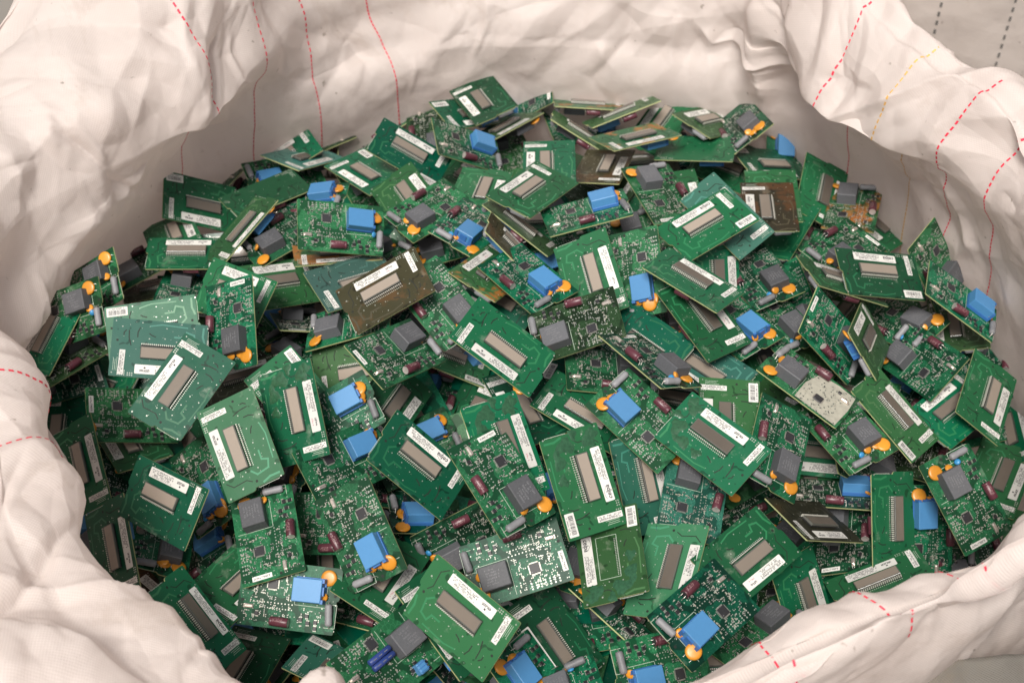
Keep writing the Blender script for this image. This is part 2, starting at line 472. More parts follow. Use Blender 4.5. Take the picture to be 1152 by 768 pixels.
# ------------------------------------------------------------------ component side parts (built in a frame whose z leaves the board)
def fmesh(b, name): return b.mesh(name, flip=True)
def make_relay(seed):
    r = random.Random(seed); b = MB()
    b.rbox(0, 0, .0345, .0285, .0004, .0172, .0010, .0009, M_RELAY)
    for k in range(6):
        x0 = -.011 + r.uniform(0, .004)
        glyphs(b, x0, x0 + r.uniform(.012, .018), -.0085 + k * .0034, .0016, .01725, r, M_RPRINT, .75, 1.35)
    return fmesh(b, 'relay')
def make_blue():
    b = MB()
    b.rbox(0, 0, .0350, .0272, .0048, .0172, .0009, .0007, M_BLUE)
    b.rbox(-.0012, 0, .0372, .0292, .0004, .0050, .0006, .0003, M_DBLUE)
    b.box(-.0196, -.0160, -.0050, .0050, .0050, .0135, M_DBLUE)
    b.box(-.0200, -.0165, -.0142, -.0095, .0030, .0160, M_DBLUE)
    b.box(-.0200, -.0165, .0095, .0142, .0030, .0160, M_DBLUE)
    return fmesh(b, 'power_module')
def make_cap(seed):
    r = random.Random(seed); b = MB()
    T = Matrix.Translation((0, 0, .0063))
    b.revolve([(-.0115, .0046), (-.0112, .0054), (-.0090, .0056), (-.0083, .0050), (-.0076, .0056), (.0098, .0056), (.0107, .0050)], M_MAROON, 16, T, caps=False)
    b.revolve([(.0107, .0050), (.0104, .0040), (.0104, .0001)], M_ALU, 16, T, caps=False)
    b.revolve([(-.0115, .0046), (-.0113, .0001)], M_BLACK, 16, T, caps=False)
    a = math.radians(r.uniform(55, 110)); x = -.005
    for k in range(3):
        glyph_T = Matrix.Translation((-.002, 0, .0063)) @ Matrix.Rotation(a - math.pi / 2 + (k - 1) * .32, 4, 'X') @ Matrix.Translation((0, 0, .00566))
        c = MB(); glyphs(c, -.005, .007, 0, .0012, 0, r, M_STRIPE, .75)
        for f, m in zip(c.f, c.m): b.add([c.v[i] for i in f], [tuple(range(len(f)))], c.mats[m], T=glyph_T)
    for s in (-1, 1):
        b.tube([(-.0112, s * .0022, .0063), (-.0140, s * .0022, .0062), (-.0150, s * .0022, .0040), (-.0150, s * .0022, 0)], .0004, M_LEAD)
    return fmesh(b, 'electrolytic_capacitor')
def make_varistor(R, lean, seed):
    r = random.Random(seed); b = MB()
    prof = [(-.0021, .0001), (-.0020, R * .6), (-.0016, R * .86), (-.0006, R * .985), (.0006, R * .985), (.0016, R * .86), (.0020, R * .6), (.0021, .0001)]
    ca = math.radians(lean)
    # disc axis starts along x (standing on its rim) and leans over towards +x
    T = Matrix.Translation((0, 0, .002)) @ Matrix.Rotation(ca, 4, 'Y') @ Matrix.Translation((0, 0, R + .001))
    b.revolve(prof, M_ORANGE, 22, T, caps=False)
    for s in (-1, 1):
        p = T @ Vector((0, s * R * .45, -R * .8))
        b.tube([p, p * .5 + Vector((0, s * R * .25, .001)), (0, s * R * .45, -.0002)], .00045, M_LEAD)
        q = T @ Vector((.0019, s * R * .30, -R * .85)); q2 = T @ Vector((.0023, s * R * .20, -R * .15))
        b.tube([q, q2], .0007, M_ORANGE)
    return fmesh(b, 'varistor')
def make_inductor(seed):
    r = random.Random(seed); b = MB()
    T = Matrix.Translation((0, 0, .0052)) @ Matrix.Rotation(math.pi / 2, 4, 'Z')
    prof = [(-.0128, .0012), (-.0124, .0034), (-.0108, .0043)] + [(-.009 + k * .003, .0044 + r.uniform(-.0002, .0002)) for k in range(7)] + [(.0108, .0043), (.0124, .0036), (.0128, .0012)]
    b.revolve(prof, M_GREY, 14, T)
    for s in (-1, 1):
        b.tube([(0, s * .0126, .0052), (0, s * .0150, .0050), (0, s * .0156, 0)], .0005, M_LEAD)
    return fmesh(b, 'inductor')
def make_chip():
    b = MB(); s = .0058
    b.rbox(0, 0, 2 * s, 2 * s, .0003, .0019, .0002, .0003, M_CHIP)
    for k in range(11):
        t = -s + .0009 + k * (2 * s - .0018) / 10
        for sx, sy in ((1, 0), (-1, 0), (0, 1), (0, -1)):
            if sx: b.box(min(sx * s, sx * (s + .0016)), max(sx * s, sx * (s + .0016)), t - .00025, t + .00025, .0001, .0008, M_LEAD)
            else: b.box(t - .00025, t + .00025, min(sy * s, sy * (s + .0016)), max(sy * s, sy * (s + .0016)), .0001, .0008, M_LEAD)
    b.dot(-s * .65, -s * .65, .0007, .00192, M_RPRINT, 8)
    return fmesh(b, 'microchip')
def make_crystal():
    b = MB()
    b.rbox(0, 0, .0112, .0046, .0004, .0040, .0022, .0010, M_CAN, n=5, smooth=False)
    b.box(.0050, .0066, -.0022, .0022, .0004, .0016, M_CAN)
    for s in (-1, 1): b.tube([(.0060, s * .0013, .0014), (.0086, s * .0013, .0010), (.0092, s * .0013, 0)], .0003, M_LEAD)
    return fmesh(b, 'crystal')
def make_smd():
    r = random.Random(3); b = MB()
    def C(u, v): return (X(u), (v - .5) * W)
    for (u, v) in ((.21, .84), (.21, .93), (.30, .76), (.285, .86), (.36, .82), (.80, .80)):
        x, y = C(u, v); b.rbox(x, y, .0046, .0042, .0003, .0022, .0002, .0003, M_BLACK)
        for k in (-1, 0, 1): b.box(x + k * .0013 - .0003, x + k * .0013 + .0003, y - .0034, y + .0034, .0001, .0007, M_LEAD)
    def free(u, v):
        return not ((.10 < u < .47 and .02 < v < .64) or (.40 < u < .70 and .80 < v) or (.58 < u < .76 and .24 < v < .44) or (u > .9 and .1 < v < .6) or u < .15)
    n = 0
    while n < 115:
        u = r.choice((r.uniform(.45, .92), r.uniform(.15, .95))); v = r.uniform(.05, .95)
        if not free(u, v): continue
        x, y = C(u, v); n += 1
        if r.random() < .5: a, c = .0010, .0006
        else: a, c = .0006, .0011
        m = r.choice((M_BLACK, M_CER, M_CER, M_CHIP))
        b.box(x - a, x + a, y - c, y + c, .0001, .0010, m)
        if a > c: b.box(x - a - .0005, x - a + .0004, y - c, y + c, .0001, .0011, M_SOLD); b.box(x + a - .0004, x + a + .0005, y - c, y + c, .0001, .0011, M_SOLD)
        else: b.box(x - a, x + a, y - c - .0005, y - c + .0004, .0001, .0011, M_SOLD); b.box(x - a, x + a, y + c - .0004, y + c + .0005, .0001, .0011, M_SOLD)
    return fmesh(b, 'surface_parts')
def make_comp_label():
    r = random.Random(8); b = MB()
    b.rbox(0, 0, .0062, .0240, .00005, .00018, .0005, .00004, M_PAPER)
    c = MB(); glyphs(c, -.0105, .0105, 0, .0021, .00022, r, M_INK, .92)
    R = Matrix.Rotation(math.pi / 2, 4, 'Z')
    for f, m in zip(c.f, c.m): b.add([c.v[i] for i in f], [tuple(range(len(f)))], c.mats[m], T=R)
    return fmesh(b, 'small_label')
def make_disc():
    b = MB()
    T = Matrix.Translation((0, 0, .0052)) @ Matrix.Rotation(.8, 4, 'Y')
    b.revolve([(-.0018, .0001), (-.0016, .0025), (-.0005, .0041), (.0005, .0041), (.0016, .0025), (.0018, .0001)], M_SBLUE, 14, T, caps=False)
    for s in (-1, 1): b.tube([(0, s * .002, .003), (0, s * .002, -.0002)], .0004, M_LEAD)
    return fmesh(b, 'disc_capacitor')
# the odd board: navy capacitor and twin blue coils
def make_navy():
    b = MB()
    for k in range(2):
        T = Matrix.Translation((0, (k - .5) * .0075, .0042))
        b.revolve([(-.0155, .0030), (-.0150, .0037), (.0150, .0037), (.0155, .0030)], M_NAVY, 14, T)
        for x in (-.010, -.002, .006): b.quad(x, x + .005, -.0004, .0004, .0, M_RPRINT, T=T @ Matrix.Translation((0, 0, .00375)))
    return fmesh(b, 'navy_capacitor')
def make_coil():
    b = MB()
    b.rbox(0, 0, .0120, .0130, .0004, .0110, .0015, .0015, M_BLUE)
    for k in (-1, 0, 1): b.box(-.0062, .0062, k * .004 - .0004, k * .004 + .0004, .0105, .0113, M_DBLUE)
    return fmesh(b, 'blue_coil')

P_DISPLAY, P_PINS = make_display(), make_pins()
P_LONG = {k: make_long_label(k) for k in ('word', 'word two', 'celpa')}
P_SMALL = [make_small_label(s) for s in (1, 2)]
P_BAR = [make_barcode(s) for s in (4, 5)]
P_NUM = make_number()
P_RELAY = [make_relay(s) for s in (1, 2, 3)]
P_BLUE = make_blue()
P_CAP = [make_cap(s) for s in (1, 2)]
P_VBIG = [make_varistor(.0096, l, s) for l, s in ((80, 1), (68, 2), (88, 3))]
P_VSML = [make_varistor(.0056, l, s) for l, s in ((40, 4), (62, 5))]
P_IND = [make_inductor(s) for s in (1, 2)]
P_CHIP, P_XTAL, P_SMD, P_CLAB, P_DISC = make_chip(), make_crystal(), make_smd(), make_comp_label(), make_disc()
P_NAVY, P_COIL = make_navy(), make_coil()

def part(name, me, parent, loc=(0, 0, 0), rot=(0, 0, 0)):
    o = bpy.data.objects.new(name, me)
    col.objects.link(o); o.parent = parent
    o.location = loc; o.rotation_euler = rot
    return o

# ------------------------------------------------------------------ the boards, one by one
# id | face | quaternion | position | options | label
DATA = """91|L|0.8678 0.3410 -0.1070 -0.3454|-0.0556 0.7958 0.0776||large green display board at the bottom middle, uncovered, long white label above its display
93|C|0.1965 -0.4464 -0.8723 -0.0351|-0.0122 0.9634 0.0923|rel,lab|large slanted green board with relay and orange disc up, left of the upright celpa board
86|C|0.1264 -0.9147 -0.3707 0.0994|0.2131 0.8352 0.0190|blue|green board with blue module and maroon capacitor up, touching the lower right rim
82|L|0.7957 0.1005 0.2937 -0.5201|0.0814 0.9761 0.0754|celpa,bar,coat|green board with upright grey display, celpa label and barcode in its lower corner
102|L|0.8804 -0.1784 0.3500 -0.2655|-0.3559 0.8374 -0.0015|celpa|green board with slanting celpa label beside its display at the lower left rim
98|C|0.0155 -0.5427 -0.7633 -0.3502|-0.1764 0.9397 0.0216|blue|uncovered green board with big blue module above an orange disc, lower left of centre
52|L|0.9212 0.1297 -0.0032 -0.3669|0.2392 1.0500 0.0521|coat|uncovered green display board with shiny resin near its slot, right of centre
124|L|0.2365 0.2100 -0.0579 0.9469|-0.0100 1.1627 0.0995||uncovered green display board slanting down to the right at the very centre
104|L|0.9071 0.2785 -0.1826 -0.2576|-0.4152 0.9872 0.0196||green display board tilted by the left rim, label above its display, blue module behind
2|L|0.5533 0.0458 -0.2614 0.7896|-0.3268 1.0537 0.0447|pale|light green board with upright display and label, overlapping darker boards, left of centre
48|C|0.0826 -0.4387 -0.8601 0.2468|0.1715 1.1640 0.0712|rel,lab|dark green board with grey relay up, lower left of the lower of the paired boards
44|L|0.9336 -0.1282 0.0836 -0.3241|0.2365 1.3089 0.0677||green display board slanting right, lying on a second one set the same way
31|L|0.9577 0.0186 -0.0736 0.2775|0.2650 1.4154 0.0653|celpa,bar|green board with upside-down celpa label and barcode lying on the pale teal board
41|L|0.9860 0.0850 0.1320 0.0562|0.5035 1.3694 0.0158|celpa,bar|green celpa-labelled display board lying flat near the right wall, barcode in its corner
24|L|0.8947 -0.0239 0.0721 0.4401|0.0291 1.5077 0.0466||uncovered green display board slanting at the upper middle, resting on other display boards
144|C|0.0810 -0.7825 0.5937 -0.1695|0.0714 0.7594 -0.0544|rel|green board with grey relay up, below and right of the big bottom display board
100|C|0.1078 -0.7772 0.6199 -0.0128|-0.2911 0.9624 -0.0105|rel,lab|green board with relay at its top and small white label at its bottom, lower left
106|L|0.6847 0.4015 -0.0766 -0.6034|-0.4842 0.9648 -0.0498||dark green board with display in view, lower left of the short display board at left
88|C|0.0520 -0.3357 0.9323 -0.1243|0.3035 0.8764 -0.1044|rel|half-buried green board with grey relay up, right of the rim-side blue-module board
47|C|0.1034 -0.9771 -0.0760 -0.1698|0.0807 1.2359 0.0573|rel,moss|mossy dark green board with grey relay and chip up, in the middle of the pile
1|L|0.8529 0.1686 -0.0840 0.4869|-0.4077 1.1343 0.0556||green display board lying slantwise on top of the grey-teal board
67|C|0.0778 0.9361 -0.3129 -0.1406|0.3756 1.1658 0.0228|rel,dust|circuit board with white crust around its chip and a grey relay behind
45|L|0.8744 0.0015 0.1517 -0.4609|0.2506 1.2730 0.0347||green display board slanting right, lying under another set the same way
117|C|0.0080 0.6697 0.6557 0.3486|-0.3649 1.2534 0.0393|rel,lab|green board with grey relay up, above and right of the board on the grey-teal one
59|L|0.7930 0.2291 0.3659 0.4298|0.4765 1.2717 -0.0093|olive|narrow olive board standing on end between relay boards at the right
64|L|0.5260 -0.1381 0.2368 -0.8051|0.6319 1.2136 -0.0554||green display board standing steeply at the right edge of the pile, narrow label below
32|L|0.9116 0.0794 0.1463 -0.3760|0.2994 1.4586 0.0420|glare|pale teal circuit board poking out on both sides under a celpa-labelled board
94|L|0.8160 0.0485 0.2936 -0.4956|-0.0083 1.0097 0.0942|coat,bar|half-buried green board with display in view, above the slanted relay board
101|C|0.0559 0.0734 0.9532 0.2879|-0.2607 0.8927 -0.0372|blue|green board lying crosswise with blue module at its right end, below a relay board
92|C|0.1841 -0.9693 -0.1197 -0.1103|0.0032 0.9036 0.0156|rel,lab|board lying crosswise with relay and chip up, just above the big bottom display board
83|L|0.6746 -0.1063 -0.1253 0.7197|0.1133 0.9106 0.0229|celpa,bar,nolcd,olive|olive board whose display is gone, leaving bare pads and a white outline
89|C|0.2247 -0.9470 -0.1583 0.1663|0.1683 0.8010 -0.0383|blue|partly covered green board with blue module up, below and left of the rim-side blue-module board
143|C|0.0264 0.8903 -0.3499 -0.2904|0.0280 0.7933 -0.0722|blue|half-buried green board with blue module up, below and right of the big bottom display board
50|C|0.1238 -0.9161 0.3670 0.1039|0.1580 1.0900 0.0478|blue|uncovered green board with blue module up, left of the resin-marked display board
85|L|0.3593 -0.0853 0.1303 -0.9202|0.2738 0.9234 0.0002||uncovered green board with display in view, below and left of the scorched board
95|L|0.9228 0.1240 0.2946 -0.2150|-0.1126 1.0384 0.0245|celpa|green display board with slanting celpa label, half covered, left of the slanted relay board
87|L|0.8033 0.0947 0.3999 -0.4311|0.3586 0.9266 -0.1084||partly covered green board with display in view, below the scorched board
75|L|0.9686 -0.1568 -0.1637 0.1024|0.4493 0.9393 -0.0818||partly covered green board with display in view, below the upright board with bare pins
72|L|0.2453 -0.2914 -0.1296 -0.9155|0.3631 0.9826 -0.0127|burnt|scorched dark brown board tilted steeply with display and white label facing the front rim
68|C|0.2520 -0.7607 -0.5897 0.1004|0.3241 1.0641 0.0254|rel|uncovered green board with grey relay up, below and left of the white-crusted board
3|L|0.6989 0.3531 0.0549 -0.6195|-0.2687 1.1042 0.0412|coat|tall green display board with resin marks, leaning beside two blue modules, left of centre
6|C|0.2189 0.3795 -0.8975 -0.0503|-0.1442 1.1804 0.0674|rel,lab|uncovered green board with grey relay up, below the big brown board
62|L|0.8962 -0.0435 0.2305 -0.3767|0.4960 1.1642 -0.0339|bar,olive|olive display board slanting down to the right, uncovered, with barcode at its lower end
49|C|0.0771 0.0090 -0.9965 0.0297|0.1286 1.1949 0.0135|rel|partly covered green board with grey relay up, below the moss-dark relay board
77|C|0.1593 -0.8335 0.4801 0.2225|0.5586 1.0280 -0.0293|rel,lab|green board with grey relay and orange disc up, lying by the lower right rim
69|C|0.0207 -0.4846 -0.8733 -0.0447|0.4205 1.1249 -0.0145|rel|green board with grey relay up, below and left of the long olive display board
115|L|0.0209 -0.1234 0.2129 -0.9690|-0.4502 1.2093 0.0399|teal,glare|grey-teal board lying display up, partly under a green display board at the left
7|L|0.9588 0.1235 -0.1808 0.1812|-0.1677 1.3045 0.0504|brown|big olive-brown circuit board lying display up with a white label beside its display
128|C|0.0067 0.4343 0.9005 -0.0206|0.0202 1.3358 0.0415|blue|uncovered green board with blue module up, right of the orange-streaked board
131|L|0.7448 0.2520 -0.0047 -0.6179|0.1052 1.3387 0.0434||partly covered green board with display in view, above the moss-dark relay board
105|L|0.7311 0.3528 -0.0347 -0.5829|-0.5562 1.1034 -0.0675||partly covered green board with display in view, below the left-edge display board
58|C|0.3877 -0.1582 -0.8893 -0.1836|0.4285 1.2746 -0.0065|rel,lab|uncovered green board with grey relay up, left of the board standing on end
42|L|0.9632 -0.1272 0.2229 0.0800|0.4511 1.3623 0.0102||partly covered green board with display in view, left of the celpa board by the wall
129|L|0.9025 -0.1725 0.3681 -0.1423|0.0079 1.4039 0.0242|brown|partly covered brown board with display in view, above and right of the orange-streaked board
118|L|0.9196 0.2410 -0.1633 -0.2637|-0.3782 1.3388 0.0073||half-buried green board with display in view, below and right of the wall-leaning dark board
8|C|0.1582 0.0636 -0.9706 -0.1698|-0.2359 1.4301 0.0457|blue|green board lying flat with blue module at its right end, above the big brown board
130|L|0.9110 -0.2458 0.2547 -0.2116|0.0126 1.4747 0.0066|olive|uncovered olive board with display in view, below the top display board
61|C|0.1824 -0.8251 0.4570 -0.2777|0.5566 1.2788 -0.0574|rel|uncovered green board with grey relay up, right of the board standing on end
22|C|0.0266 -0.8367 -0.5205 0.1685|-0.0620 1.4781 0.0017|blue|uncovered green board with blue module up, above the orange-streaked board
111|C|0.0760 0.4561 -0.8829 0.0820|-0.6153 1.2875 -0.0629|rel,olive|partly covered olive board with grey relay up, below and right of the left-edge display board
21|C|0.0063 -0.9328 -0.3604 0.0065|-0.1208 1.5247 -0.0081|rel|uncovered green board with grey relay up, left of the top display board
11|L|0.3603 0.2655 -0.1660 -0.8787|-0.3889 1.4824 -0.0059|olive|uncovered olive board with display in view, below and right of the wall-leaning dark board
33|L|0.7267 -0.0594 0.0231 0.6840|0.3708 1.5151 0.0058|brown|brown circuit board with upright display tucked behind the pale teal board
25|L|0.7099 -0.0727 0.0378 0.6996|0.0545 1.5878 0.0268||partly covered green board with display in view, above and right of the top display board
114|L|0.8232 -0.0311 -0.2496 0.5090|-0.6292 1.3041 -0.0328||green display board at the far left edge of the pile, half under the rim
27|L|0.2406 -0.0178 -0.1824 -0.9532|0.1889 1.6941 -0.0117|rust|uncovered rust-marked board with display in view, above and right of the small brown board
35|L|0.5993 -0.0928 0.2239 -0.7629|0.4724 1.6213 -0.0583||partly covered green board with display in view, above and left of the rust-orange relay board
149|C|0.2853 0.1067 -0.9517 -0.0378|-0.0687 1.7040 -0.0398|blue|uncovered green board with blue module up, above and left of the top display board
28|L|0.9355 -0.2241 0.2410 -0.1287|0.1149 1.7751 -0.0748|olive|uncovered olive board with display in view, above and left of the small brown board
136|C|0.1873 0.3724 -0.8887 -0.1907|-0.1337 0.7690 0.0319|odd|odd circuit board with navy blue twin capacitor and small blue coil at the bottom
138|L|0.3348 0.2948 0.1405 0.8839|-0.0740 0.8350 0.0022||barely showing green board with white label in view, left of the big bottom display board
84|L|0.5624 0.1881 -0.0951 -0.7996|0.1791 0.9061 -0.0014|pale|partly covered light green board with display in view, right of the board missing its display
90|L|0.3949 0.2375 -0.0187 0.8873|0.0510 0.8593 -0.0749|dark|dark green board with display in view, below and right of the crosswise relay board
80|C|0.0232 0.6298 -0.7724 -0.0785|0.2197 1.0120 -0.0029|rel,lab,teal|partly covered teal board with grey relay up, below the resin-marked display board
140|L|0.1950 0.0941 0.2060 0.9543|-0.1976 0.8236 -0.0900|bar,teal|barely showing teal board with white label in view, below the crosswise blue-module board
137|L|0.5274 -0.1752 0.0912 -0.8263|-0.1554 0.9253 -0.0391||half-buried green board with display in view, below and right of the big blue-module board
103|L|0.4787 -0.1017 -0.0089 -0.8720|-0.3303 0.9325 -0.0632|celpa|green board with display in view, above and right of the celpa board at lower left
97|C|0.1860 0.3027 -0.9117 -0.2061|-0.2053 1.0700 -0.0117|blue|green board with blue module up, below and right of the tall display board at left
142|L|0.8001 -0.0870 0.0593 0.5905|-0.3240 0.8466 -0.1238|dark|half-buried dark green board with display in view, below and left of the crosswise blue-module board
53|L|0.7303 0.0665 -0.0538 0.6777|0.2713 1.1131 0.0153|olive,bar|half-buried olive board with display in view, above and right of the resin-marked display board
73|L|0.7071 0.0234 0.4123 -0.5741|0.4771 1.0252 -0.0733|nost|green board standing upright at the lower right, showing its row of display pins
96|C|0.1488 -0.2126 0.9443 0.2023|-0.2257 1.1350 -0.0063|blue|partly covered green board with blue module up, right of the tall display board at left
71|C|0.0032 -0.0497 -0.9709 0.2344|0.4148 1.0760 -0.0879|blue|uncovered dark green board with blue module up, above and right of the scorched board
146|L|0.5140 -0.2235 0.2188 -0.7987|-0.1572 1.1853 -0.0347||half-buried green board with display in view, above the celpa board left of centre
108|C|0.0853 0.5421 0.7529 0.3632|-0.3947 1.0810 -0.0759|blue|green board with blue module up, above and right of the short display board at left
107|C|0.0838 -0.6801 -0.6978 0.2086|-0.4429 1.0215 -0.1067|rel|half-buried green board with grey relay up, below the short display board at left
70|C|0.3216 0.0037 -0.9469 -0.0001|0.4661 1.1333 -0.1048|rel|half-buried dark green board with grey relay up, above the upright board with bare pins
116|L|0.0798 0.0110 0.2422 -0.9669|-0.4659 1.2502 0.0357|bar|half-buried green board with display in view, above the grey-teal board
46|L|0.3744 -0.0684 -0.1620 0.9104|0.1743 1.2517 0.0070||half-buried dark green board with display in view, left of the lower of the paired boards
110|C|0.2217 0.1214 -0.9577 -0.1374|-0.5012 1.1867 -0.0642|rel,lab|green board with maroon capacitor showing, below and left of the board on the grey-teal one
109|C|0.2485 -0.1545 0.9553 -0.0418|-0.4047 1.0172 -0.1472|blue|half-buried dark green board with blue module up, left of the bottom-labelled relay board
125|C|0.1050 -0.4233 -0.8894 -0.1374|-0.0948 1.3062 0.0241|rel|partly covered green board with grey relay up, below and left of the orange-streaked board
127|L|0.8638 0.0166 0.1841 0.4687|-0.0248 1.3691 0.0226|rust|green board streaked with orange rust, half hidden, above the central display board
132|C|0.0193 -0.6767 -0.6624 -0.3208|0.1661 1.3509 0.0361|blue|partly covered green board with blue module up, left of the upper of the paired boards
55|C|0.0293 0.4579 0.8885 0.0067|0.2985 1.3025 -0.0101|blue|half-buried green board with blue module up, right of the lower of the paired boards
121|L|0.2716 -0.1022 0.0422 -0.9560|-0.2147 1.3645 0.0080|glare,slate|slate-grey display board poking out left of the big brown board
29|C|0.0866 -0.0985 0.9845 -0.1162|0.1045 1.4571 0.0494|blue|uncovered green board with blue module up, below the small brown board
134|L|0.7101 0.1456 0.3694 -0.5815|0.2799 1.3733 -0.0032||green board with display in view, above and right of the upper of the paired boards
63|L|0.9373 0.0289 0.0158 0.3471|0.5917 1.2052 -0.0741||green board with display in view, below and left of the board leaning at the right
60|C|0.1703 0.4158 0.8934 0.0049|0.5438 1.3594 -0.0710|rel|green board with grey relay up, above and right of the board standing on end
120|L|0.0943 -0.0161 -0.1755 -0.9798|-0.2463 1.4334 -0.0041|rust|half-buried rust-marked board with display in view, above and left of the slate-grey board
56|C|0.0939 0.5539 0.8265 0.0357|0.3450 1.3960 -0.0150|rel|uncovered dark green board with grey relay up, below and right of the pale teal board
119|L|0.9385 0.0877 0.2101 0.2596|-0.3240 1.4003 -0.0341|olive|partly covered olive board with display in view, left of the slate-grey board
43|C|0.0173 -0.9270 -0.3655 0.0822|0.4705 1.4500 -0.0148|rel,lab|partly covered green board with grey relay up, below the rust-orange relay board
30|C|0.0488 0.8197 -0.5676 -0.0602|0.2144 1.5283 0.0215|rel,lab|uncovered green board with grey relay up, below and right of the small brown board
23|L|0.6285 -0.0628 -0.0501 -0.7736|-0.0484 1.5865 -0.0258||partly covered green board with display in view, left of the top display board
10|L|0.9958 -0.0792 0.0287 0.0369|-0.4653 1.4644 -0.0374|bar|uncovered green board with display in view, below the wall-leaning dark board
20|L|0.8425 0.1403 -0.1095 -0.5084|-0.1563 1.5670 -0.0247|olive|half-buried olive board with display in view, above and right of the upper blue-module board
112|C|0.2376 -0.0429 0.9225 0.3012|-0.6036 1.3223 -0.0157|rel,lab|partly covered green board with grey relay up, above and right of the left-edge display board
34|L|0.6916 -0.0222 -0.0263 -0.7215|0.3851 1.5639 -0.0145|bare|half-buried green board blank side up, above the rust-brown board
26|L|0.6016 -0.0521 -0.1394 -0.7848|0.1406 1.6684 -0.0493|brown|brown circuit board with raised display lying flat near the far wall
65|C|0.2640 -0.1575 -0.9514 0.0167|0.6165 1.3456 -0.0136|blue|uncovered green board with blue module up, right of the celpa board by the wall
14|L|0.9556 -0.0908 -0.0313 0.2785|-0.3661 1.5758 -0.0233|bare|uncovered dark green board blank side up, right of the wall-leaning dark board
18|L|0.9654 0.0456 0.2004 -0.1607|-0.1566 1.6654 -0.0212|bar|uncovered dark green board with display in view, above and right of the upper blue-module board
135|L|0.8622 -0.0895 -0.1050 0.4874|0.4025 1.5457 -0.0692|bare|half-buried green board blank side up, below and right of the rust-brown board
19|L|0.4133 -0.0616 0.0689 0.9059|-0.2237 1.6591 -0.0521|bar|uncovered green board with display in view, above the upper blue-module board
36|C|0.0088 0.5896 -0.8014 0.1006|0.5132 1.5829 -0.0583|rel,rust|relay board with rust-orange patches on its parts side, near the upper right wall
113|C|0.3308 -0.0587 0.9018 0.2717|-0.5886 1.3872 -0.0312|rel|partly covered green board with grey relay up, below and left of the wall-leaning dark board
39|L|0.1030 -0.0580 0.0946 0.9885|0.2872 1.7096 -0.0492|bare|uncovered green board blank side up, above and left of the pale teal board
150|L|0.3543 0.0739 -0.2497 -0.8981|-0.0153 1.8029 -0.0836|olive|uncovered olive board with display in view, above the top display board
148|L|0.2721 -0.1454 -0.0157 -0.9511|-0.0673 1.8454 -0.0863|bar|half-buried dark green board with display in view, left of the small brown board
38|L|0.8987 -0.0431 0.2049 0.3854|0.3169 1.7812 -0.0543|olive|uncovered olive board with display in view, above the pale teal board
152|L|0.9473 -0.2600 -0.1541 0.1063|0.1761 1.8119 -0.0591|olive|uncovered olive board with display in view, above the small brown board
37|C|0.3108 0.5595 0.7569 0.1325|0.3611 1.7504 -0.0383|rel|uncovered dark green board with grey relay up, above the rust-brown board
99|C|0.2298 0.0675 0.9307 0.2764|-0.2172 1.0025 -0.0459|blue|half-buried green board with maroon capacitor showing, right of the bottom-labelled relay board
139|C|0.3377 -0.2422 -0.8682 0.2712|-0.0858 0.8574 -0.1137|rel|dark green board with grey relay up, below and right of the navy capacitor board
81|L|0.7786 0.0372 0.3716 -0.5043|0.1599 1.0308 -0.0011|celpa,teal|partly covered teal board with display in view, right of the upright celpa board
51|L|0.2485 0.1183 0.0430 0.9604|0.0912 1.1290 0.0139||partly covered green board with display in view, above the upright celpa board
4|L|0.3739 0.1694 -0.1404 0.9010|-0.2757 1.1687 -0.0062|bar|barely showing green board with white label in view, above the tall display board at left
5|L|0.0225 0.1533 0.3064 -0.9392|-0.2090 1.2505 -0.0424|olive|olive board with display in view, above and right of the tall display board at left
79|C|0.1671 -0.6754 0.6180 0.3661|0.5291 1.0333 -0.1111|blue|partly covered green board with blue module up, right of the upright board with bare pins
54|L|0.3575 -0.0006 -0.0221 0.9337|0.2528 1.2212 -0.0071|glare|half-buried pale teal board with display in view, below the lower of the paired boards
141|C|0.2911 0.8123 0.4897 0.1251|-0.2944 0.8988 -0.2046|lab,rel|barely showing green board with grey relay up, below the crosswise blue-module board
76|C|0.2671 0.0627 -0.9231 -0.2694|0.5550 1.0417 -0.1422|rel|barely showing dark green board with grey relay up, below the rim-side relay board
74|C|0.1467 -0.6069 0.7522 -0.2105|0.4248 1.0321 -0.1141|rel,lab|partly covered dark green board with grey relay up, below and right of the scorched board
123|C|0.0657 0.9840 0.0166 0.1646|-0.2198 1.3047 -0.0099|rel|partly covered green board with grey relay up, below the slate-grey board
126|L|0.9718 -0.1327 0.1692 -0.0971|-0.0886 1.3075 -0.0846|bar|half-buried green board with display in view, below and left of the central display board
57|C|0.0269 -0.4849 -0.8742 0.0012|0.3617 1.3289 -0.0315|rel|half-buried green board with grey relay up, right of the lower of the paired boards
122|C|0.0026 0.3609 -0.9213 0.1444|-0.2050 1.4618 -0.0480|rel|barely showing green board with grey relay up, above the big brown board
12|C|0.0264 0.9519 0.2943 0.0812|-0.3284 1.4805 -0.0150|rel|partly covered dark green board with grey relay up, left of the upper blue-module board
133|C|0.0807 -0.7500 0.6451 -0.1216|0.1898 1.4897 -0.0317|rel|half-buried green board with grey relay up, left of the upside-down celpa board
9|C|0.1142 0.0260 0.9914 -0.0577|-0.3029 1.5558 -0.0243|blue|half-buried green board with blue module up, above and left of the upper blue-module board
13|L|0.0871 -0.3156 0.1981 -0.9239|-0.4722 1.5986 -0.0615|bar|dark display board with barcode in its corner, leaning on the upper left wall
66|C|0.4313 -0.2701 -0.8383 -0.1956|0.6042 1.4330 -0.0344|rel|partly covered green board with grey relay up, right of the celpa board by the wall
16|L|0.4667 -0.1845 -0.1310 -0.8550|-0.3295 1.7201 -0.0752|glare|uncovered pale teal board with display in view, above and left of the upper blue-module board
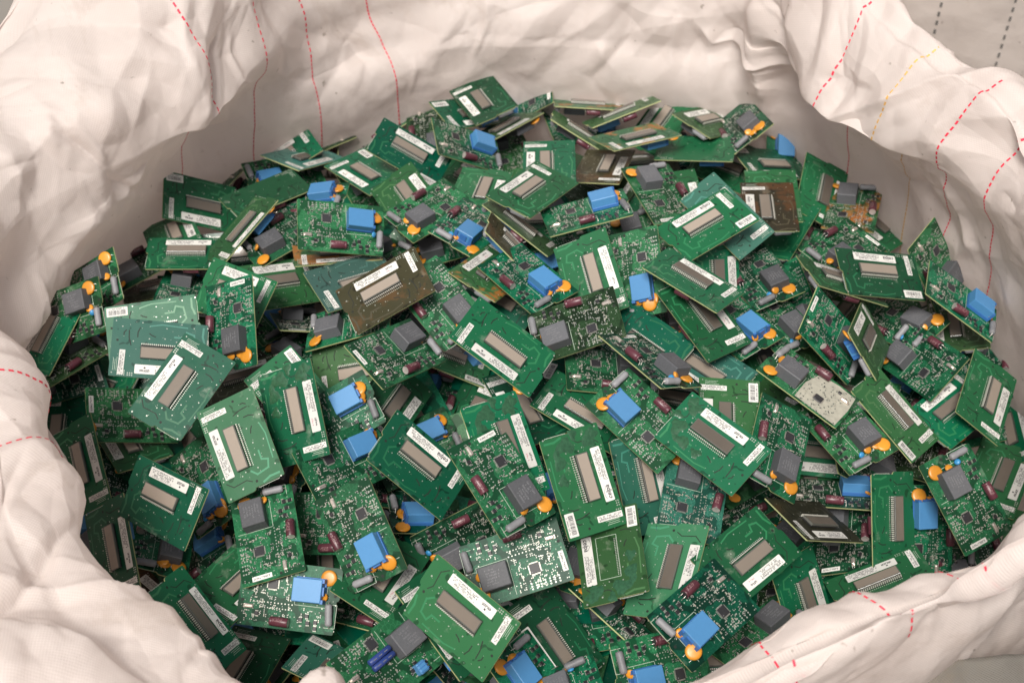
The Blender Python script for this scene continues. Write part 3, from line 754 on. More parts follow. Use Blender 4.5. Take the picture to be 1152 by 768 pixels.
40|L|0.1945 -0.1849 -0.0376 -0.9626|0.4090 1.7122 -0.0820|bar|partly covered dark green board with display in view, above the rust-brown board
151|L|0.9679 -0.2489 0.0206 -0.0262|0.1277 1.8562 -0.0793|rust|uncovered rust-marked board with display in view, above the small brown board
147|L|0.5451 -0.1124 -0.0283 0.8304|-0.0461 1.8373 -0.0533|dark|uncovered dark green board with display in view, above and left of the top display board
17|C|0.0576 -0.9692 -0.2191 0.0964|-0.3607 1.6980 -0.0938|blue|half-buried green board with blue module up, right of the wall-leaning dark board
15|L|0.9579 -0.0388 -0.1643 0.2323|-0.3649 1.7299 -0.0882||half-buried green board with display in view, above and left of the upper blue-module board
1000|C|0.0172 0.2555 -0.9574 -0.1334|-0.1265 1.1535 -0.0928|blue,lab|green board with blue module up, above and right of the celpa board left of centre
1001|L|0.8270 -0.0192 -0.1585 -0.5391|-0.5079 1.5397 -0.0728|celpa|half-buried green board with display in view, below and left of the wall-leaning dark board
1002|C|0.2084 -0.9520 -0.2089 0.0813|-0.6344 1.2923 -0.1057|rel,lab,dark|half-buried dark green board with grey relay up, below and right of the left-edge display board
1003|C|0.3249 0.8666 -0.3211 -0.2007|0.1254 0.8772 -0.0609|rel,lab|partly covered green board with grey relay up, below the board missing its display
1004|L|0.7409 -0.1373 -0.0382 0.6563|0.6368 1.3773 -0.0924|celpa,olive|olive board with display in view, above and left of the board leaning at the right
1005|L|0.8867 0.0802 -0.2668 0.3689|0.2482 1.8243 -0.0885||half-buried green board with display in view, above and right of the small brown board
1007|L|0.9177 -0.0480 -0.0970 -0.3824|-0.4772 0.9702 -0.1762|bar,brown|brown board with white label in view, upper left of the celpa board at lower left
1008|C|0.0865 -0.7649 0.6366 -0.0462|0.6095 1.0550 -0.1793|rel|barely showing green board with maroon capacitor showing, below the rim-side relay board
1009|C|0.2775 0.7505 -0.5817 0.1462|-0.2985 1.3702 -0.0809|rel,lab,dark|uncovered dark green board with grey relay up, below and left of the slate-grey board
1010|L|0.0503 0.0255 -0.3827 0.9221|0.4033 1.1607 -0.0987||barely showing green board with display in view, above the scorched board
1011|L|0.9541 0.0395 -0.0400 -0.2940|0.3468 1.7379 -0.1168||half-buried green board with display in view, above the pale teal board
1012|C|0.0172 -0.0834 0.9959 0.0314|0.0888 0.8986 -0.1086|rel|barely showing green board with grey relay up, below and right of the crosswise relay board
1013|C|0.0252 -0.6799 -0.7211 -0.1305|-0.1360 1.8338 -0.1251|rel,moss|half-buried mossy dark board with grey relay up, above and left of the top display board
1015|L|0.5072 0.0377 -0.0125 -0.8609|0.6724 1.1774 -0.1862|bar|partly covered green board with display in view, above and right of the rim-side relay board
1016|C|0.0932 0.9487 0.2890 0.0883|-0.5566 1.5167 -0.1137|rel,dark|half-buried dark green board with grey relay up, above the grey-teal board
1017|L|0.4833 -0.0316 0.1241 0.8660|-0.5108 1.1770 -0.1031||green board with display in view, above and left of the short display board at left
1019|C|0.4962 -0.8333 -0.2406 0.0400|-0.0600 0.9910 -0.0674|rel,lab|partly covered dark green board with grey relay up, left of the crosswise relay board
1020|L|0.6739 0.0205 -0.0241 0.7381|-0.6187 1.2123 -0.1300||half-buried dark green board with display in view, below the left-edge display board
1021|C|0.0111 -0.5561 0.8309 0.0131|0.5605 1.1990 -0.1413|rel,moss|mossy dark board with maroon capacitor showing, below and right of the long olive display board
1022|C|0.0504 -0.8296 0.4121 0.3734|0.0820 1.9063 -0.1344|rel|barely showing green board parts side up, above and left of the small brown board
1023|C|0.0121 -0.2610 0.9652 0.0089|0.3090 1.0986 -0.1181|rel,lab|half-buried dark green board with grey relay up, left of the scorched board
1024|C|0.2255 -0.1757 0.9447 -0.1608|-0.2242 1.8795 -0.1562|blue|barely showing green board with maroon capacitor showing, above and right of the upper blue-module board
1025|L|0.9811 -0.1138 -0.0592 0.1451|-0.3543 1.2358 -0.0472|moss|half-buried mossy dark board with display in view, right of the board on the grey-teal one
1026|L|0.3093 -0.0103 -0.1767 0.9344|-0.0184 1.3637 -0.0186|bar,dark|barely showing dark green board with display in view, above the central display board
1027|C|0.2141 0.6890 -0.6905 0.0520|-0.4671 1.4192 -0.0669|rel,lab|partly covered green board with grey relay up, above and right of the grey-teal board
1028|C|0.0049 0.9929 0.1178 0.0140|0.6747 1.2793 -0.1940|rel|barely showing green board with grey relay up, below the board leaning at the right
1029|C|0.0288 -0.8236 -0.5662 -0.0195|0.0778 0.9883 -0.0801|rel,lab|barely showing green board with grey relay up, left of the board missing its display
1030|C|0.1442 0.9794 0.0903 -0.1087|-0.0979 1.0508 -0.0973|blue,lab|half-buried dark green board with blue module up, below the celpa board left of centre
1031|C|0.0201 -0.9903 -0.1195 -0.0681|-0.0980 1.5266 -0.0750|rel,lab|half-buried green board with grey relay up, above and left of the orange-streaked board
1032|L|0.4278 0.0330 -0.0063 0.9033|0.5639 1.6187 -0.1147|celpa|barely showing green board with display in view, above the celpa board by the wall
1033|L|0.4626 -0.0203 -0.0037 -0.8863|0.3923 1.2608 -0.0726|olive|half-buried olive board with display in view, above and left of the white-crusted board
1034|L|0.5374 0.0430 0.0301 0.8417|0.0210 1.1471 0.0061|dark|half-buried dark green board with display in view, below the central display board
1035|C|0.0179 -0.1510 -0.9595 0.2372|-0.1639 0.9279 -0.1366|blue,lab|half-buried green board with maroon capacitor showing, above and left of the navy capacitor board
1037|C|0.0573 0.8574 -0.4893 0.1488|-0.3185 1.8584 -0.1457|rel,moss|barely showing mossy dark board parts side up, above the upper blue-module board
1038|C|0.0981 0.5856 0.6806 0.4293|0.3953 1.3875 -0.0673|rel|barely showing green board with grey relay up, left of the celpa board by the wall
1039|C|0.0933 0.6241 -0.7685 0.1059|-0.1122 1.2478 -0.1089|blue,lab|barely showing green board with blue module up, below and left of the central display board
1041|C|0.0451 -0.4169 -0.9078 -0.0038|-0.3652 1.4276 -0.1163|blue,olive|half-buried olive board with blue module up, below and left of the slate-grey board
1044|C|0.2928 -0.9129 -0.2303 0.1670|0.0642 1.4770 -0.0450|blue,lab|barely showing green board with blue module up, below and right of the top display board
1045|C|0.0378 -0.9542 -0.0052 -0.2968|0.0164 1.8970 -0.1082|blue,lab,dark|half-buried dark green board with blue module up, above the top display board
1046|C|0.0015 0.6585 -0.7496 -0.0672|0.6760 1.3453 -0.1332|rel,lab|barely showing dark green board with grey relay up, above the board leaning at the right
1047|C|0.0047 0.8096 -0.5868 0.0140|-0.0067 1.7967 -0.1316|rel,olive|half-buried olive board with grey relay up, above and left of the top display board
1048|L|0.5395 -0.0096 -0.0312 -0.8413|0.6431 1.0805 -0.1915|olive|olive board with white label in view, below and right of the rim-side relay board
1049|L|0.9399 0.1492 -0.1335 -0.2766|-0.0297 1.2196 -0.0986||green board with display in view, above and right of the celpa board left of centre
1050|L|0.9645 -0.1994 0.0001 0.1730|-0.5320 1.5009 -0.1453|moss|half-buried mossy dark board with display in view, above the grey-teal board
1051|C|0.1202 0.9222 -0.3669 0.0221|-0.2924 1.3196 -0.1060|rel|half-buried green board with grey relay up, above the tall display board at left
1052|L|0.9554 0.1543 0.0075 -0.2515|0.1310 1.6835 -0.1018|moss|half-buried mossy dark board with display in view, below the small brown board
1053|C|0.1705 -0.0458 -0.9806 -0.0854|-0.5019 1.1263 -0.1270|blue,lab,dark|dark green board with maroon capacitor showing, upper left of the short display board at left
1056|C|0.1939 0.1590 0.9602 0.1228|-0.3152 1.0869 -0.0748|rel,lab|barely showing dark green board with grey relay up, above the bottom-labelled relay board
1057|L|0.9837 0.1753 -0.0392 0.0059|0.2398 0.8555 -0.1328|bar|barely showing dark green board with display in view, below the rim-side blue-module board
1058|L|0.9566 0.0369 0.0435 -0.2858|-0.0656 1.7103 -0.1215|celpa|barely showing green board with display in view, above and right of the upper blue-module board
1059|L|0.2291 -0.1183 -0.1427 0.9556|-0.5875 1.3143 -0.1430||barely showing green board with display in view, below and left of the grey-teal board
1060|C|0.0031 0.8575 0.5144 -0.0015|0.4701 1.5431 -0.0972|rel|barely showing green board with maroon capacitor showing, below and right of the rust-brown board
1061|L|0.1704 0.0027 -0.0349 -0.9848|-0.1739 0.9147 -0.1472|bar,celpa|green board with white label in view, below and right of the crosswise blue-module board
1062|L|0.8967 0.0236 -0.3145 0.3106|-0.4432 1.1837 -0.1385|dark|barely showing dark green board with display in view, below the board on the grey-teal one
1063|C|0.0686 -0.8593 0.3349 0.3805|-0.2277 1.6913 -0.1274|rel|barely showing green board with grey relay up, above and right of the upper blue-module board
1064|C|0.1681 -0.6627 0.6838 0.2547|0.4476 1.7526 -0.1164|blue,lab|barely showing green board with blue module up, above the rust-brown board
1065|C|0.0404 -0.9125 -0.4031 -0.0573|0.1792 1.9107 -0.1477|blue|barely showing green board with blue module up, above the small brown board
1066|C|0.0167 0.9025 -0.2976 0.3107|-0.4804 1.7078 -0.1282|rel,lab|barely showing green board parts side up, above and right of the wall-leaning dark board
1067|L|0.9452 -0.0039 -0.1913 -0.2645|0.2206 1.2290 -0.0858|celpa,dark|dark green board with display in view, above and left of the resin-marked display board
1069|L|0.7669 0.0437 0.0239 -0.6399|0.2544 1.6000 -0.0602||green board with white label in view, above and left of the upside-down celpa board
1070|C|0.1668 0.9597 -0.1086 0.1985|0.3084 0.9679 -0.1390|rel,moss|barely showing mossy dark board with chip showing, right of the rim-side blue-module board
1072|C|0.0211 0.9233 -0.3829 0.0212|0.3866 1.0400 -0.1444|rel|barely showing green board with grey relay up, below and left of the scorched board
1073|L|0.8717 -0.1343 0.0066 0.4713|0.4887 1.4256 -0.1262|olive|olive board with display in view, above and left of the board standing on end
1074|C|0.2253 0.1027 -0.9683 0.0337|-0.1624 1.1123 -0.1179|rel,lab,dark|dark green board with maroon capacitor showing, lower left of the celpa board left of centre
1075|L|0.7519 -0.0013 0.0008 -0.6593|-0.2403 1.0048 -0.1261|celpa|barely showing green board with display in view, below and left of the big blue-module board
1076|L|0.8014 -0.0119 0.0949 -0.5905|0.3581 1.2923 -0.1064||barely showing green board with display in view, left of the white-crusted board
1077|L|0.2424 -0.0530 0.0675 0.9664|0.4743 1.2737 -0.1173||barely showing green board with display in view, below the board standing on end
1078|C|0.3464 -0.3005 0.8816 -0.1113|0.5542 1.2846 -0.1449|blue|dark green board with blue module up, above and right of the long olive display board
1080|L|0.9870 -0.1551 -0.0412 -0.0075|0.2094 1.7581 -0.1227|moss|half-buried mossy dark board with display in view, right of the small brown board
1082|L|0.9466 0.3159 0.0110 0.0633|-0.4245 1.5374 -0.1162|dark|dark green board with display in view, below and right of the wall-leaning dark board
1084|L|0.9297 0.3116 -0.0970 0.1706|0.6366 1.4634 -0.1304|bar,celpa,olive|olive board with display in view, below and right of the celpa board by the wall
1085|C|0.1374 0.6662 0.7235 0.1177|0.0499 1.1150 -0.1001|blue|barely showing green board with blue module up, left of the upright celpa board
1086|L|0.5437 0.0417 -0.0308 -0.8377|0.0965 1.2816 -0.0470|bar|dark green board with display in view, below and left of the moss-dark relay board
1088|C|0.2121 -0.0372 -0.9584 -0.1872|-0.6494 1.3905 -0.1316|blue,lab|barely showing green board with orange disc showing, left of the grey-teal board
1089|C|0.5530 -0.6586 -0.5092 -0.0348|0.1204 0.8880 -0.1641|blue,lab|barely showing dark green board parts side up, left of the rim-side blue-module board
1090|C|0.0171 0.9294 0.3684 -0.0144|-0.0817 0.8450 -0.1508|blue,lab|barely showing green board with blue module up, below and right of the navy capacitor board
1091|C|0.0568 0.3288 0.9268 0.1721|-0.1579 1.3760 -0.1000|rel|dark green board with grey relay up, below and right of the big brown board
1093|L|0.6241 0.2638 -0.3303 -0.6571|0.7083 1.2591 -0.1947|celpa|green board with display in view, below and right of the board leaning at the right
1094|C|0.0559 0.6096 0.7902 -0.0312|0.1629 1.5464 -0.0861|rel,dark|barely showing dark green board with maroon capacitor showing, below the small brown board
1095|C|0.0625 0.7521 0.6499 0.0901|-0.4087 1.6995 -0.1227|blue,lab|barely showing dark green board with maroon capacitor showing, right of the wall-leaning dark board
1096|L|0.9984 -0.0484 -0.0142 -0.0255|0.0333 1.5726 -0.0776||barely showing green board with display in view, below the top display board
1097|C|0.0995 0.2426 -0.9610 -0.0878|0.4343 1.8048 -0.1392|rel,lab|barely showing green board parts side up, above and left of the rust-brown board
1098|C|0.0334 0.6801 0.7317 -0.0309|0.2152 1.3601 -0.0513|rel|barely showing green board with grey relay up, left of the lower of the paired boards
1100|C|0.0378 -0.7381 0.6681 0.0862|-0.5488 1.0646 -0.1725|blue,moss|mossy dark board with blue module up, left of the short display board at left
1102|C|0.1306 -0.9356 -0.3198 0.0727|0.4167 1.4540 -0.1065|blue|barely showing green board with chip showing, left of the celpa board by the wall
1103|L|0.2430 0.1543 0.0096 0.9576|0.0101 0.9649 -0.1422|bar,celpa|barely showing green board with display in view, below the crosswise relay board
1104|L|0.9391 0.2970 -0.0522 -0.1646|-0.2613 1.4117 -0.1147|bar,dark|barely showing dark green board with display in view, below and left of the slate-grey board
1105|C|0.5516 -0.4242 0.7169 -0.0442|-0.3098 1.8497 -0.1535|rel,lab,brown|barely showing brown board with maroon capacitor showing, above the upper blue-module board
1107|C|0.1409 0.8349 -0.5264 -0.0778|-0.3058 1.5236 -0.1148|rel|barely showing green board with grey relay up, above and left of the slate-grey board
1108|L|0.0452 0.0246 -0.0077 0.9986|-0.4104 1.3941 -0.1277|bar,moss|barely showing mossy dark board with white label in view, right of the grey-teal board
1109|C|0.0177 0.7671 -0.6413 -0.0034|0.1241 1.1127 -0.0217|blue,lab|barely showing green board with chip showing, above and right of the upright celpa board
1112|C|0.0416 0.0932 -0.9897 0.1007|-0.0815 1.4821 -0.1002|blue,lab|barely showing dark green board with blue module up, above and left of the orange-streaked board
1113|L|0.8540 0.5117 0.0549 0.0762|0.4207 1.1423 -0.1505|bar,olive|barely showing olive board with display in view, above the scorched board
1114|C|0.0184 -0.8845 0.4354 0.1666|0.3050 1.7942 -0.1481|blue,lab|barely showing dark green board parts side up, above the upside-down celpa board
1120|C|0.0271 -0.9008 0.4099 -0.1404|-0.1448 1.0562 -0.1352|rel,lab|barely showing green board with grey relay up, right of the big blue-module board
1121|L|0.4198 0.1534 0.2878 -0.8470|-0.1364 1.5621 -0.0933||barely showing green board face up, display hidden, above the big brown board
1123|L|0.9207 0.2290 0.0009 0.3159|-0.5081 1.3381 -0.1434||barely showing dark green board with display in view, below the grey-teal board
1124|C|0.0358 0.3440 0.9383 -0.0072|0.5201 1.3730 -0.1498|rel,lab|dark green board parts side up, below and right of the board standing on end
1127|L|0.6715 -0.0562 0.0117 -0.7388|0.2090 1.6706 -0.1218||barely showing green board with display in view, below and right of the small brown board
1128|C|0.1358 -0.3228 -0.8833 -0.3118|-0.3277 1.2536 -0.1111|blue,lab,brown|brown board with maroon capacitor showing, above and left of the tall display board at left
1129|C|0.0246 0.9653 0.2502 0.0707|-0.3194 0.9323 -0.1586|blue,dark|dark green board with blue module up, below and left of the crosswise blue-module board"""
GROUP = 'scrapped circuit boards heaped in the bag'
for line in DATA.strip().splitlines():
    bid, face, q, p, ops, label = line.split('|')
    ops = ops.split(',')
    r = random.Random(int(bid) * 77 + 5)
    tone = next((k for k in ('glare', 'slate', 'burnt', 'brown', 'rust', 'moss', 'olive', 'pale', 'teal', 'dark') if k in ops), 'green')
    if 'slate' in ops: tone = 'slate'
    if tone == 'green' and r.random() < .22: tone = 'dark'
    me = BOARD['gone' if 'nolcd' in ops else 'resin' if 'coat' in ops else 'crust' if 'dust' in ops else 'plain']
    bd = bpy.data.objects.new('circuit_board', me)
    col.objects.link(bd)
    bd.rotation_mode = 'QUATERNION'
    bd.rotation_quaternion = [float(t) for t in q.split()]
    bd.location = [float(t) for t in p.split()]
    for slot, m in ((0, MASK[tone][0]), (1, MASK[tone][1]), (3, MASK[tone][2])):
        bd.material_slots[slot].link = 'OBJECT'; bd.material_slots[slot].material = m
    bd['label'] = label; bd['category'] = 'circuit board'; bd['group'] = GROUP
    def jit(s=.0008): return r.uniform(-s, s)
    def rz(s=.05): return (0, 0, r.uniform(-s, s))
    def comp(name, meshes, u, v, s=.0008, a=.05, az=0.0):
        m_ = meshes[r.randrange(len(meshes))] if isinstance(meshes, list) else meshes
        return part(name, m_, bd, (X(u) + jit(s), (.5 - v) * W + jit(s), -HZ), (0, 0, az + r.uniform(-a, a)))
    if face == 'L' and 'bare' not in ops:
        if 'nolcd' not in ops:
            d = part('display', P_DISPLAY, bd, (X(.475) + jit(.0006), YL(.425) + jit(.0004), HZ), rz(.012))
            part('pin_row', P_PINS, d, (0, -.1025 * W - .0016, 0))
        if 'nost' not in ops and 'nolong' not in ops or 'nolong' in ops:
            k = 'celpa' if 'celpa' in ops else r.choice(('word', 'word', 'word two'))
            part('long_label', P_LONG[k], bd, (X(.485) + jit(.001), YL(.152) + jit(.0006), HZ), rz(.02))
        part('small_label', P_SMALL[r.randrange(2)], bd, (X(.885) + jit(.001), YL(.25) + jit(.001), HZ), rz(.03))
        if 'bar' in ops: part('barcode_label', P_BAR[r.randrange(2)], bd, (X(.86) + jit(.001), YL(.885) + jit(.0008), HZ), rz(.05))
        if int(bid) == 53: part('number_label', P_NUM, bd, (X(.55), YL(.10), HZ + .0003))
    if 'odd' in ops:
        comp('relay', P_RELAY, .26, .40); comp('navy_capacitor', P_NAVY, .56, .42); comp('blue_coil', P_COIL, .30, .86)
        comp('microchip', P_CHIP, .55, .16); comp('crystal', P_XTAL, .86, .40); comp('small_label', P_CLAB, .80, .87, az=math.pi / 2)
        part('surface_parts', P_SMD, bd, (0, 0, -HZ))['kind'] = 'stuff'
        continue
    if face == 'C' or True:
        under = face == 'L'
        if 'blue' in ops or (under and r.random() < .35): comp('power_module', P_BLUE, .295, .37)
        else: comp('relay', P_RELAY, .295, .36, .001, .03)
        comp('electrolytic_capacitor', P_CAP, .55, .885, .001, .10, math.pi if r.random() < .3 else 0)
        comp('varistor', P_VBIG, .045, .19, .0012, .7)
        comp('inductor', P_IND, .075, .71, .001, .12)
        if not under:
            comp('varistor', P_VSML, .115, .47, .001, .8)
            if r.random() < .45: comp('varistor', P_VBIG, .10, .33, .0015, .9)
            comp('microchip', P_CHIP, .67, .34, .0003, .0)
            comp('crystal', P_XTAL, .885, .70, .0006, .08)
            part('surface_parts', P_SMD, bd, (0, 0, -HZ))['kind'] = 'stuff'
            if 'lab' in ops: comp('small_label', P_CLAB, .945, .32, .0008, .03)
            if r.random() < .25: comp('disc_capacitor', P_DISC, .13, .62, .001, .9)

# ------------------------------------------------------------------ the mass of boards lower down, seen only as dark gaps
def heap():
    r = random.Random(21); b = MB()
    cols = [MASK['green'][0], MASK['green'][1], MASK['dark'][0], MASK['olive'][1]]
    for k in range(520):
        a = r.uniform(0, 2 * math.pi); rad = .62 * math.sqrt(r.random())
        x, y = rad * math.cos(a), 1.22 + rad * .95 * math.sin(a)
        rr = (x / .62) ** 2 + ((y - 1.25) / .58) ** 2
        z = -.085 - .10 * min(rr, 1.3) - r.uniform(0, .11)
        T = Matrix.Translation((x, y, z)) @ Matrix.Rotation(r.uniform(0, 6.28), 4, 'Z') @ Matrix.Rotation(r.gauss(0, .3), 4, 'X') @ Matrix.Rotation(r.gauss(0, .3), 4, 'Y')
        b.box(-L / 2, L / 2, -W / 2, W / 2, -HZ, HZ, r.choice(cols), T)
        if r.random() < .6:
            b.rbox(X(.3), .01, .034, .028, HZ, .017, .001, .0008, r.choice((M_RELAY, M_RELAY, M_BLUE)), n=1, T=T)
            b.revolve([(-.011, .005), (.011, .005)], M_MAROON, 8, T @ Matrix.Translation((X(.55), -.03, .006)))
            b.dot(X(.07), .024, .008, HZ + .006, M_ORANGE, 10, T)
            b.rbox(X(.67), .012, .011, .011, HZ, .0025, .0002, .0002, M_CHIP, n=1, T=T)
        else:
            b.box(X(.26), X(.7), -.004, .012, HZ, .005, M_LCD, T); b.box(X(.22), X(.75), .021, .032, HZ, HZ + .0002, M_PAPER, T)
    me = b.mesh('board_heap')
    o = bpy.data.objects.new('board_heap', me); col.objects.link(o)
    o['kind'] = 'stuff'; o['category'] = 'circuit boards'
    o['label'] = 'mass of buried circuit boards glimpsed in the dark gaps of the pile'
heap()

# ------------------------------------------------------------------ the woven bag
CX, CY = 0.0, 1.22
# azimuth : wall at depth, wall at pile level, tuck under the lip, lip, mid collar, crest, outside, outside lower   (radius, height)
ST = {
    180: ((0.73, -0.5), (0.685, -0.1), (0.668, 0.03), (0.66, 0.14), (0.69, 0.21), (0.77, 0.25), (0.86, 0.12), (0.88, -0.8)),
    165: ((0.73, -0.5), (0.662, -0.09), (0.645, 0.02), (0.64, 0.13), (0.675, 0.21), (0.8, 0.26), (0.87, 0.12), (0.89, -0.8)),
    152: ((0.73, -0.5), (0.652, -0.08), (0.628, 0.02), (0.585, 0.13), (0.615, 0.205), (0.79, 0.27), (0.88, 0.12), (0.9, -0.8)),
    140: ((0.73, -0.5), (0.65, -0.08), (0.612, 0.03), (0.545, 0.125), (0.585, 0.21), (0.76, 0.32), (0.85, 0.15), (0.88, -0.8)),
    126: ((0.73, -0.5), (0.655, -0.08), (0.635, 0.03), (0.61, 0.13), (0.635, 0.22), (0.74, 0.36), (0.84, 0.18), (0.88, -0.8)),
    114: ((0.72, -0.5), (0.662, -0.08), (0.672, 0.03), (0.7, 0.12), (0.735, 0.22), (0.81, 0.36), (0.88, 0.18), (0.9, -0.8)),
    98: ((0.72, -0.5), (0.68, -0.1), (0.695, 0.03), (0.725, 0.12), (0.765, 0.22), (0.84, 0.37), (0.91, 0.2), (0.92, -0.8)),
    80: ((0.72, -0.5), (0.665, -0.08), (0.685, 0.03), (0.715, 0.12), (0.76, 0.22), (0.84, 0.37), (0.91, 0.2), (0.92, -0.8)),
    64: ((0.73, -0.5), (0.68, -0.08), (0.705, 0.03), (0.725, 0.12), (0.75, 0.22), (0.82, 0.36), (0.89, 0.2), (0.91, -0.8)),
    52:  ((0.76, -0.5), (0.715, -0.1), (0.71, 0.04), (0.65, 0.12), (0.655, 0.22), (0.7, 0.33), (0.8, 0.18), (0.88, -0.8)),
    41:  ((0.76, -0.5), (0.69, -0.1), (0.655, 0.04), (0.565, 0.13), (0.585, 0.205), (0.645, 0.265), (0.72, 0.16), (0.8, -0.8)),
    30:  ((0.76, -0.5), (0.69, -0.1), (0.655, 0.05), (0.575, 0.135), (0.59, 0.2), (0.635, 0.255), (0.7, 0.14), (0.78, -0.8)),
    22:  ((0.76, -0.5), (0.69, -0.1), (0.665, 0.05), (0.615, 0.14), (0.62, 0.2), (0.65, 0.26), (0.72, 0.14), (0.78, -0.8)),
    12:  ((0.76, -0.5), (0.7, -0.1), (0.68, 0.06), (0.645, 0.15), (0.645, 0.2), (0.67, 0.25), (0.74, 0.14), (0.79, -0.8)),
    0:   ((.75, -.5), (.73, -.10), (.70, .06), (.672, .15), (.67, .20), (.69, .24), (.75, .14), (.80, -.8)),
    -15: ((.74, -.5), (.72, -.12), (.70, .04), (.675, .13), (.67, .185), (.70, .225), (.76, .13), (.79, -.8)),
    -30: ((.72, -.5), (.70, -.12), (.68, .04), (.650, .14), (.648, .19), (.685, .215), (.715, .15), (.715, -.8)),
    -45: ((.68, -.5), (.66, -.12), (.64, .04), (.605, .14), (.605, .19), (.645, .21), (.675, .15), (.672, -.8)),
    -60: ((0.64, -0.5), (0.62, -0.12), (0.6, 0.04), (0.552, 0.15), (0.555, 0.19), (0.6, 0.21), (0.645, 0.15), (0.655, -0.8)),
    -75: ((0.63, -0.5), (0.61, -0.12), (0.6, 0.04), (0.562, 0.15), (0.565, 0.19), (0.605, 0.21), (0.67, 0.13), (0.72, -0.8)),
    -92: ((.63, -.5), (.61, -.12), (.60, .04), (.600, .14), (.605, .18), (.64, .20), (.69, .12), (.74, -.8)),
    -100: ((.63, -.5), (.61, -.12), (.60, .04), (.600, .15), (.605, .185), (.64, .205), (.70, .14), (.80, -.8)),
    -103.5: ((.63, -.5), (.61, -.12), (.60, .04), (.610, .14), (.615, .18), (.65, .20), (.71, .14), (.80, -.8)),
    -107: ((0.63, -0.5), (0.61, -0.12), (0.59, 0.04), (0.575, 0.16), (0.58, 0.192), (0.61, 0.215), (0.69, 0.14), (0.8, -0.8)),
    -110.5: ((0.63, -0.5), (0.61, -0.12), (0.61, 0.04), (0.64, 0.12), (0.648, 0.16), (0.67, 0.19), (0.74, 0.15), (0.83, -0.8)),
    -116: ((0.64, -0.5), (0.62, -0.12), (0.615, 0.04), (0.602, 0.145), (0.61, 0.185), (0.67, 0.21), (0.77, 0.18), (0.88, -0.8)),
    -122: ((0.64, -0.5), (0.62, -0.12), (0.61, 0.04), (0.588, 0.15), (0.595, 0.195), (0.66, 0.225), (0.82, 0.2), (0.96, -0.8)),
    -138: ((.64, -.5), (.62, -.12), (.61, .04), (.588, .15), (.592, .195), (.65, .235), (.82, .22), (1.0, -.8)),
    -152: ((.66, -.5), (.65, -.12), (.62, .04), (.555, .15), (.56, .195), (.62, .23), (.82, .22), (1.0, -.8)),
    -165: ((.70, -.5), (.69, -.12), (.66, .05), (.60, .15), (.605, .20), (.68, .24), (.84, .18), (.96, -.8)),
}
def facet(x, y, seed):
    """height noise that is linear over a triangle lattice: flat facets that meet in sharp creases, like crumpled fabric"""
    s = (x + y) * 0.36602540378
    i = np.floor(x + s).astype(np.int64); j = np.floor(y + s).astype(np.int64)
    t = (i + j) * 0.2113248654
    fx = (x + s) - i; fy = (y + s) - j
    def h(a, b_):
        n = (a * 374761393 + b_ * 668265263 + seed * 2147483647) & 0x7fffffff
        n = ((n ^ (n >> 13)) * 1274126177) & 0x7fffffff
        return ((n ^ (n >> 16)) & 0xffff) / 32768.0 - 1.0
    h00, h10, h01, h11 = h(i, j), h(i + 1, j), h(i, j + 1), h(i + 1, j + 1)
    low = fx > fy
    return np.where(low, h00 + (h10 - h00) * fx + (h11 - h10) * fy, h00 + (h11 - h01) * fx + (h01 - h00) * fy)
def smooth_noise(x, y, seed):
    r = np.random.RandomState(seed); v = 0
    for k in range(5):
        a = r.uniform(0, 6.28); f = r.uniform(.6, 1.6)
        v = v + np.sin((x * math.cos(a) + y * math.sin(a)) * f * 6.28 + r.uniform(0, 6.28))
    return v / 3.0
def grad(x, y, seed):
    """smooth lattice noise"""
    i = np.floor(x).astype(np.int64); j = np.floor(y).astype(np.int64); fx = x - i; fy = y - j
    def g(a, b_, dx, dy):
        n = (a * 374761393 + b_ * 668265263 + seed * 974634277) & 0x7fffffff
        n = ((n ^ (n >> 13)) * 1274126177) & 0x7fffffff
        t = ((n ^ (n >> 16)) & 0xffff) / 65536.0 * 2 * np.pi
        return np.cos(t) * dx + np.sin(t) * dy
    sx = fx ** 3 * (fx * (fx * 6 - 15) + 10); sy = fy ** 3 * (fy * (fy * 6 - 15) + 10)
    p = g(i, j, fx, fy) * (1 - sx) + g(i + 1, j, fx - 1, fy) * sx
    q = g(i, j + 1, fx, fy - 1) * (1 - sx) + g(i + 1, j + 1, fx - 1, fy - 1) * sx
    return (p * (1 - sy) + q * sy) * 1.5
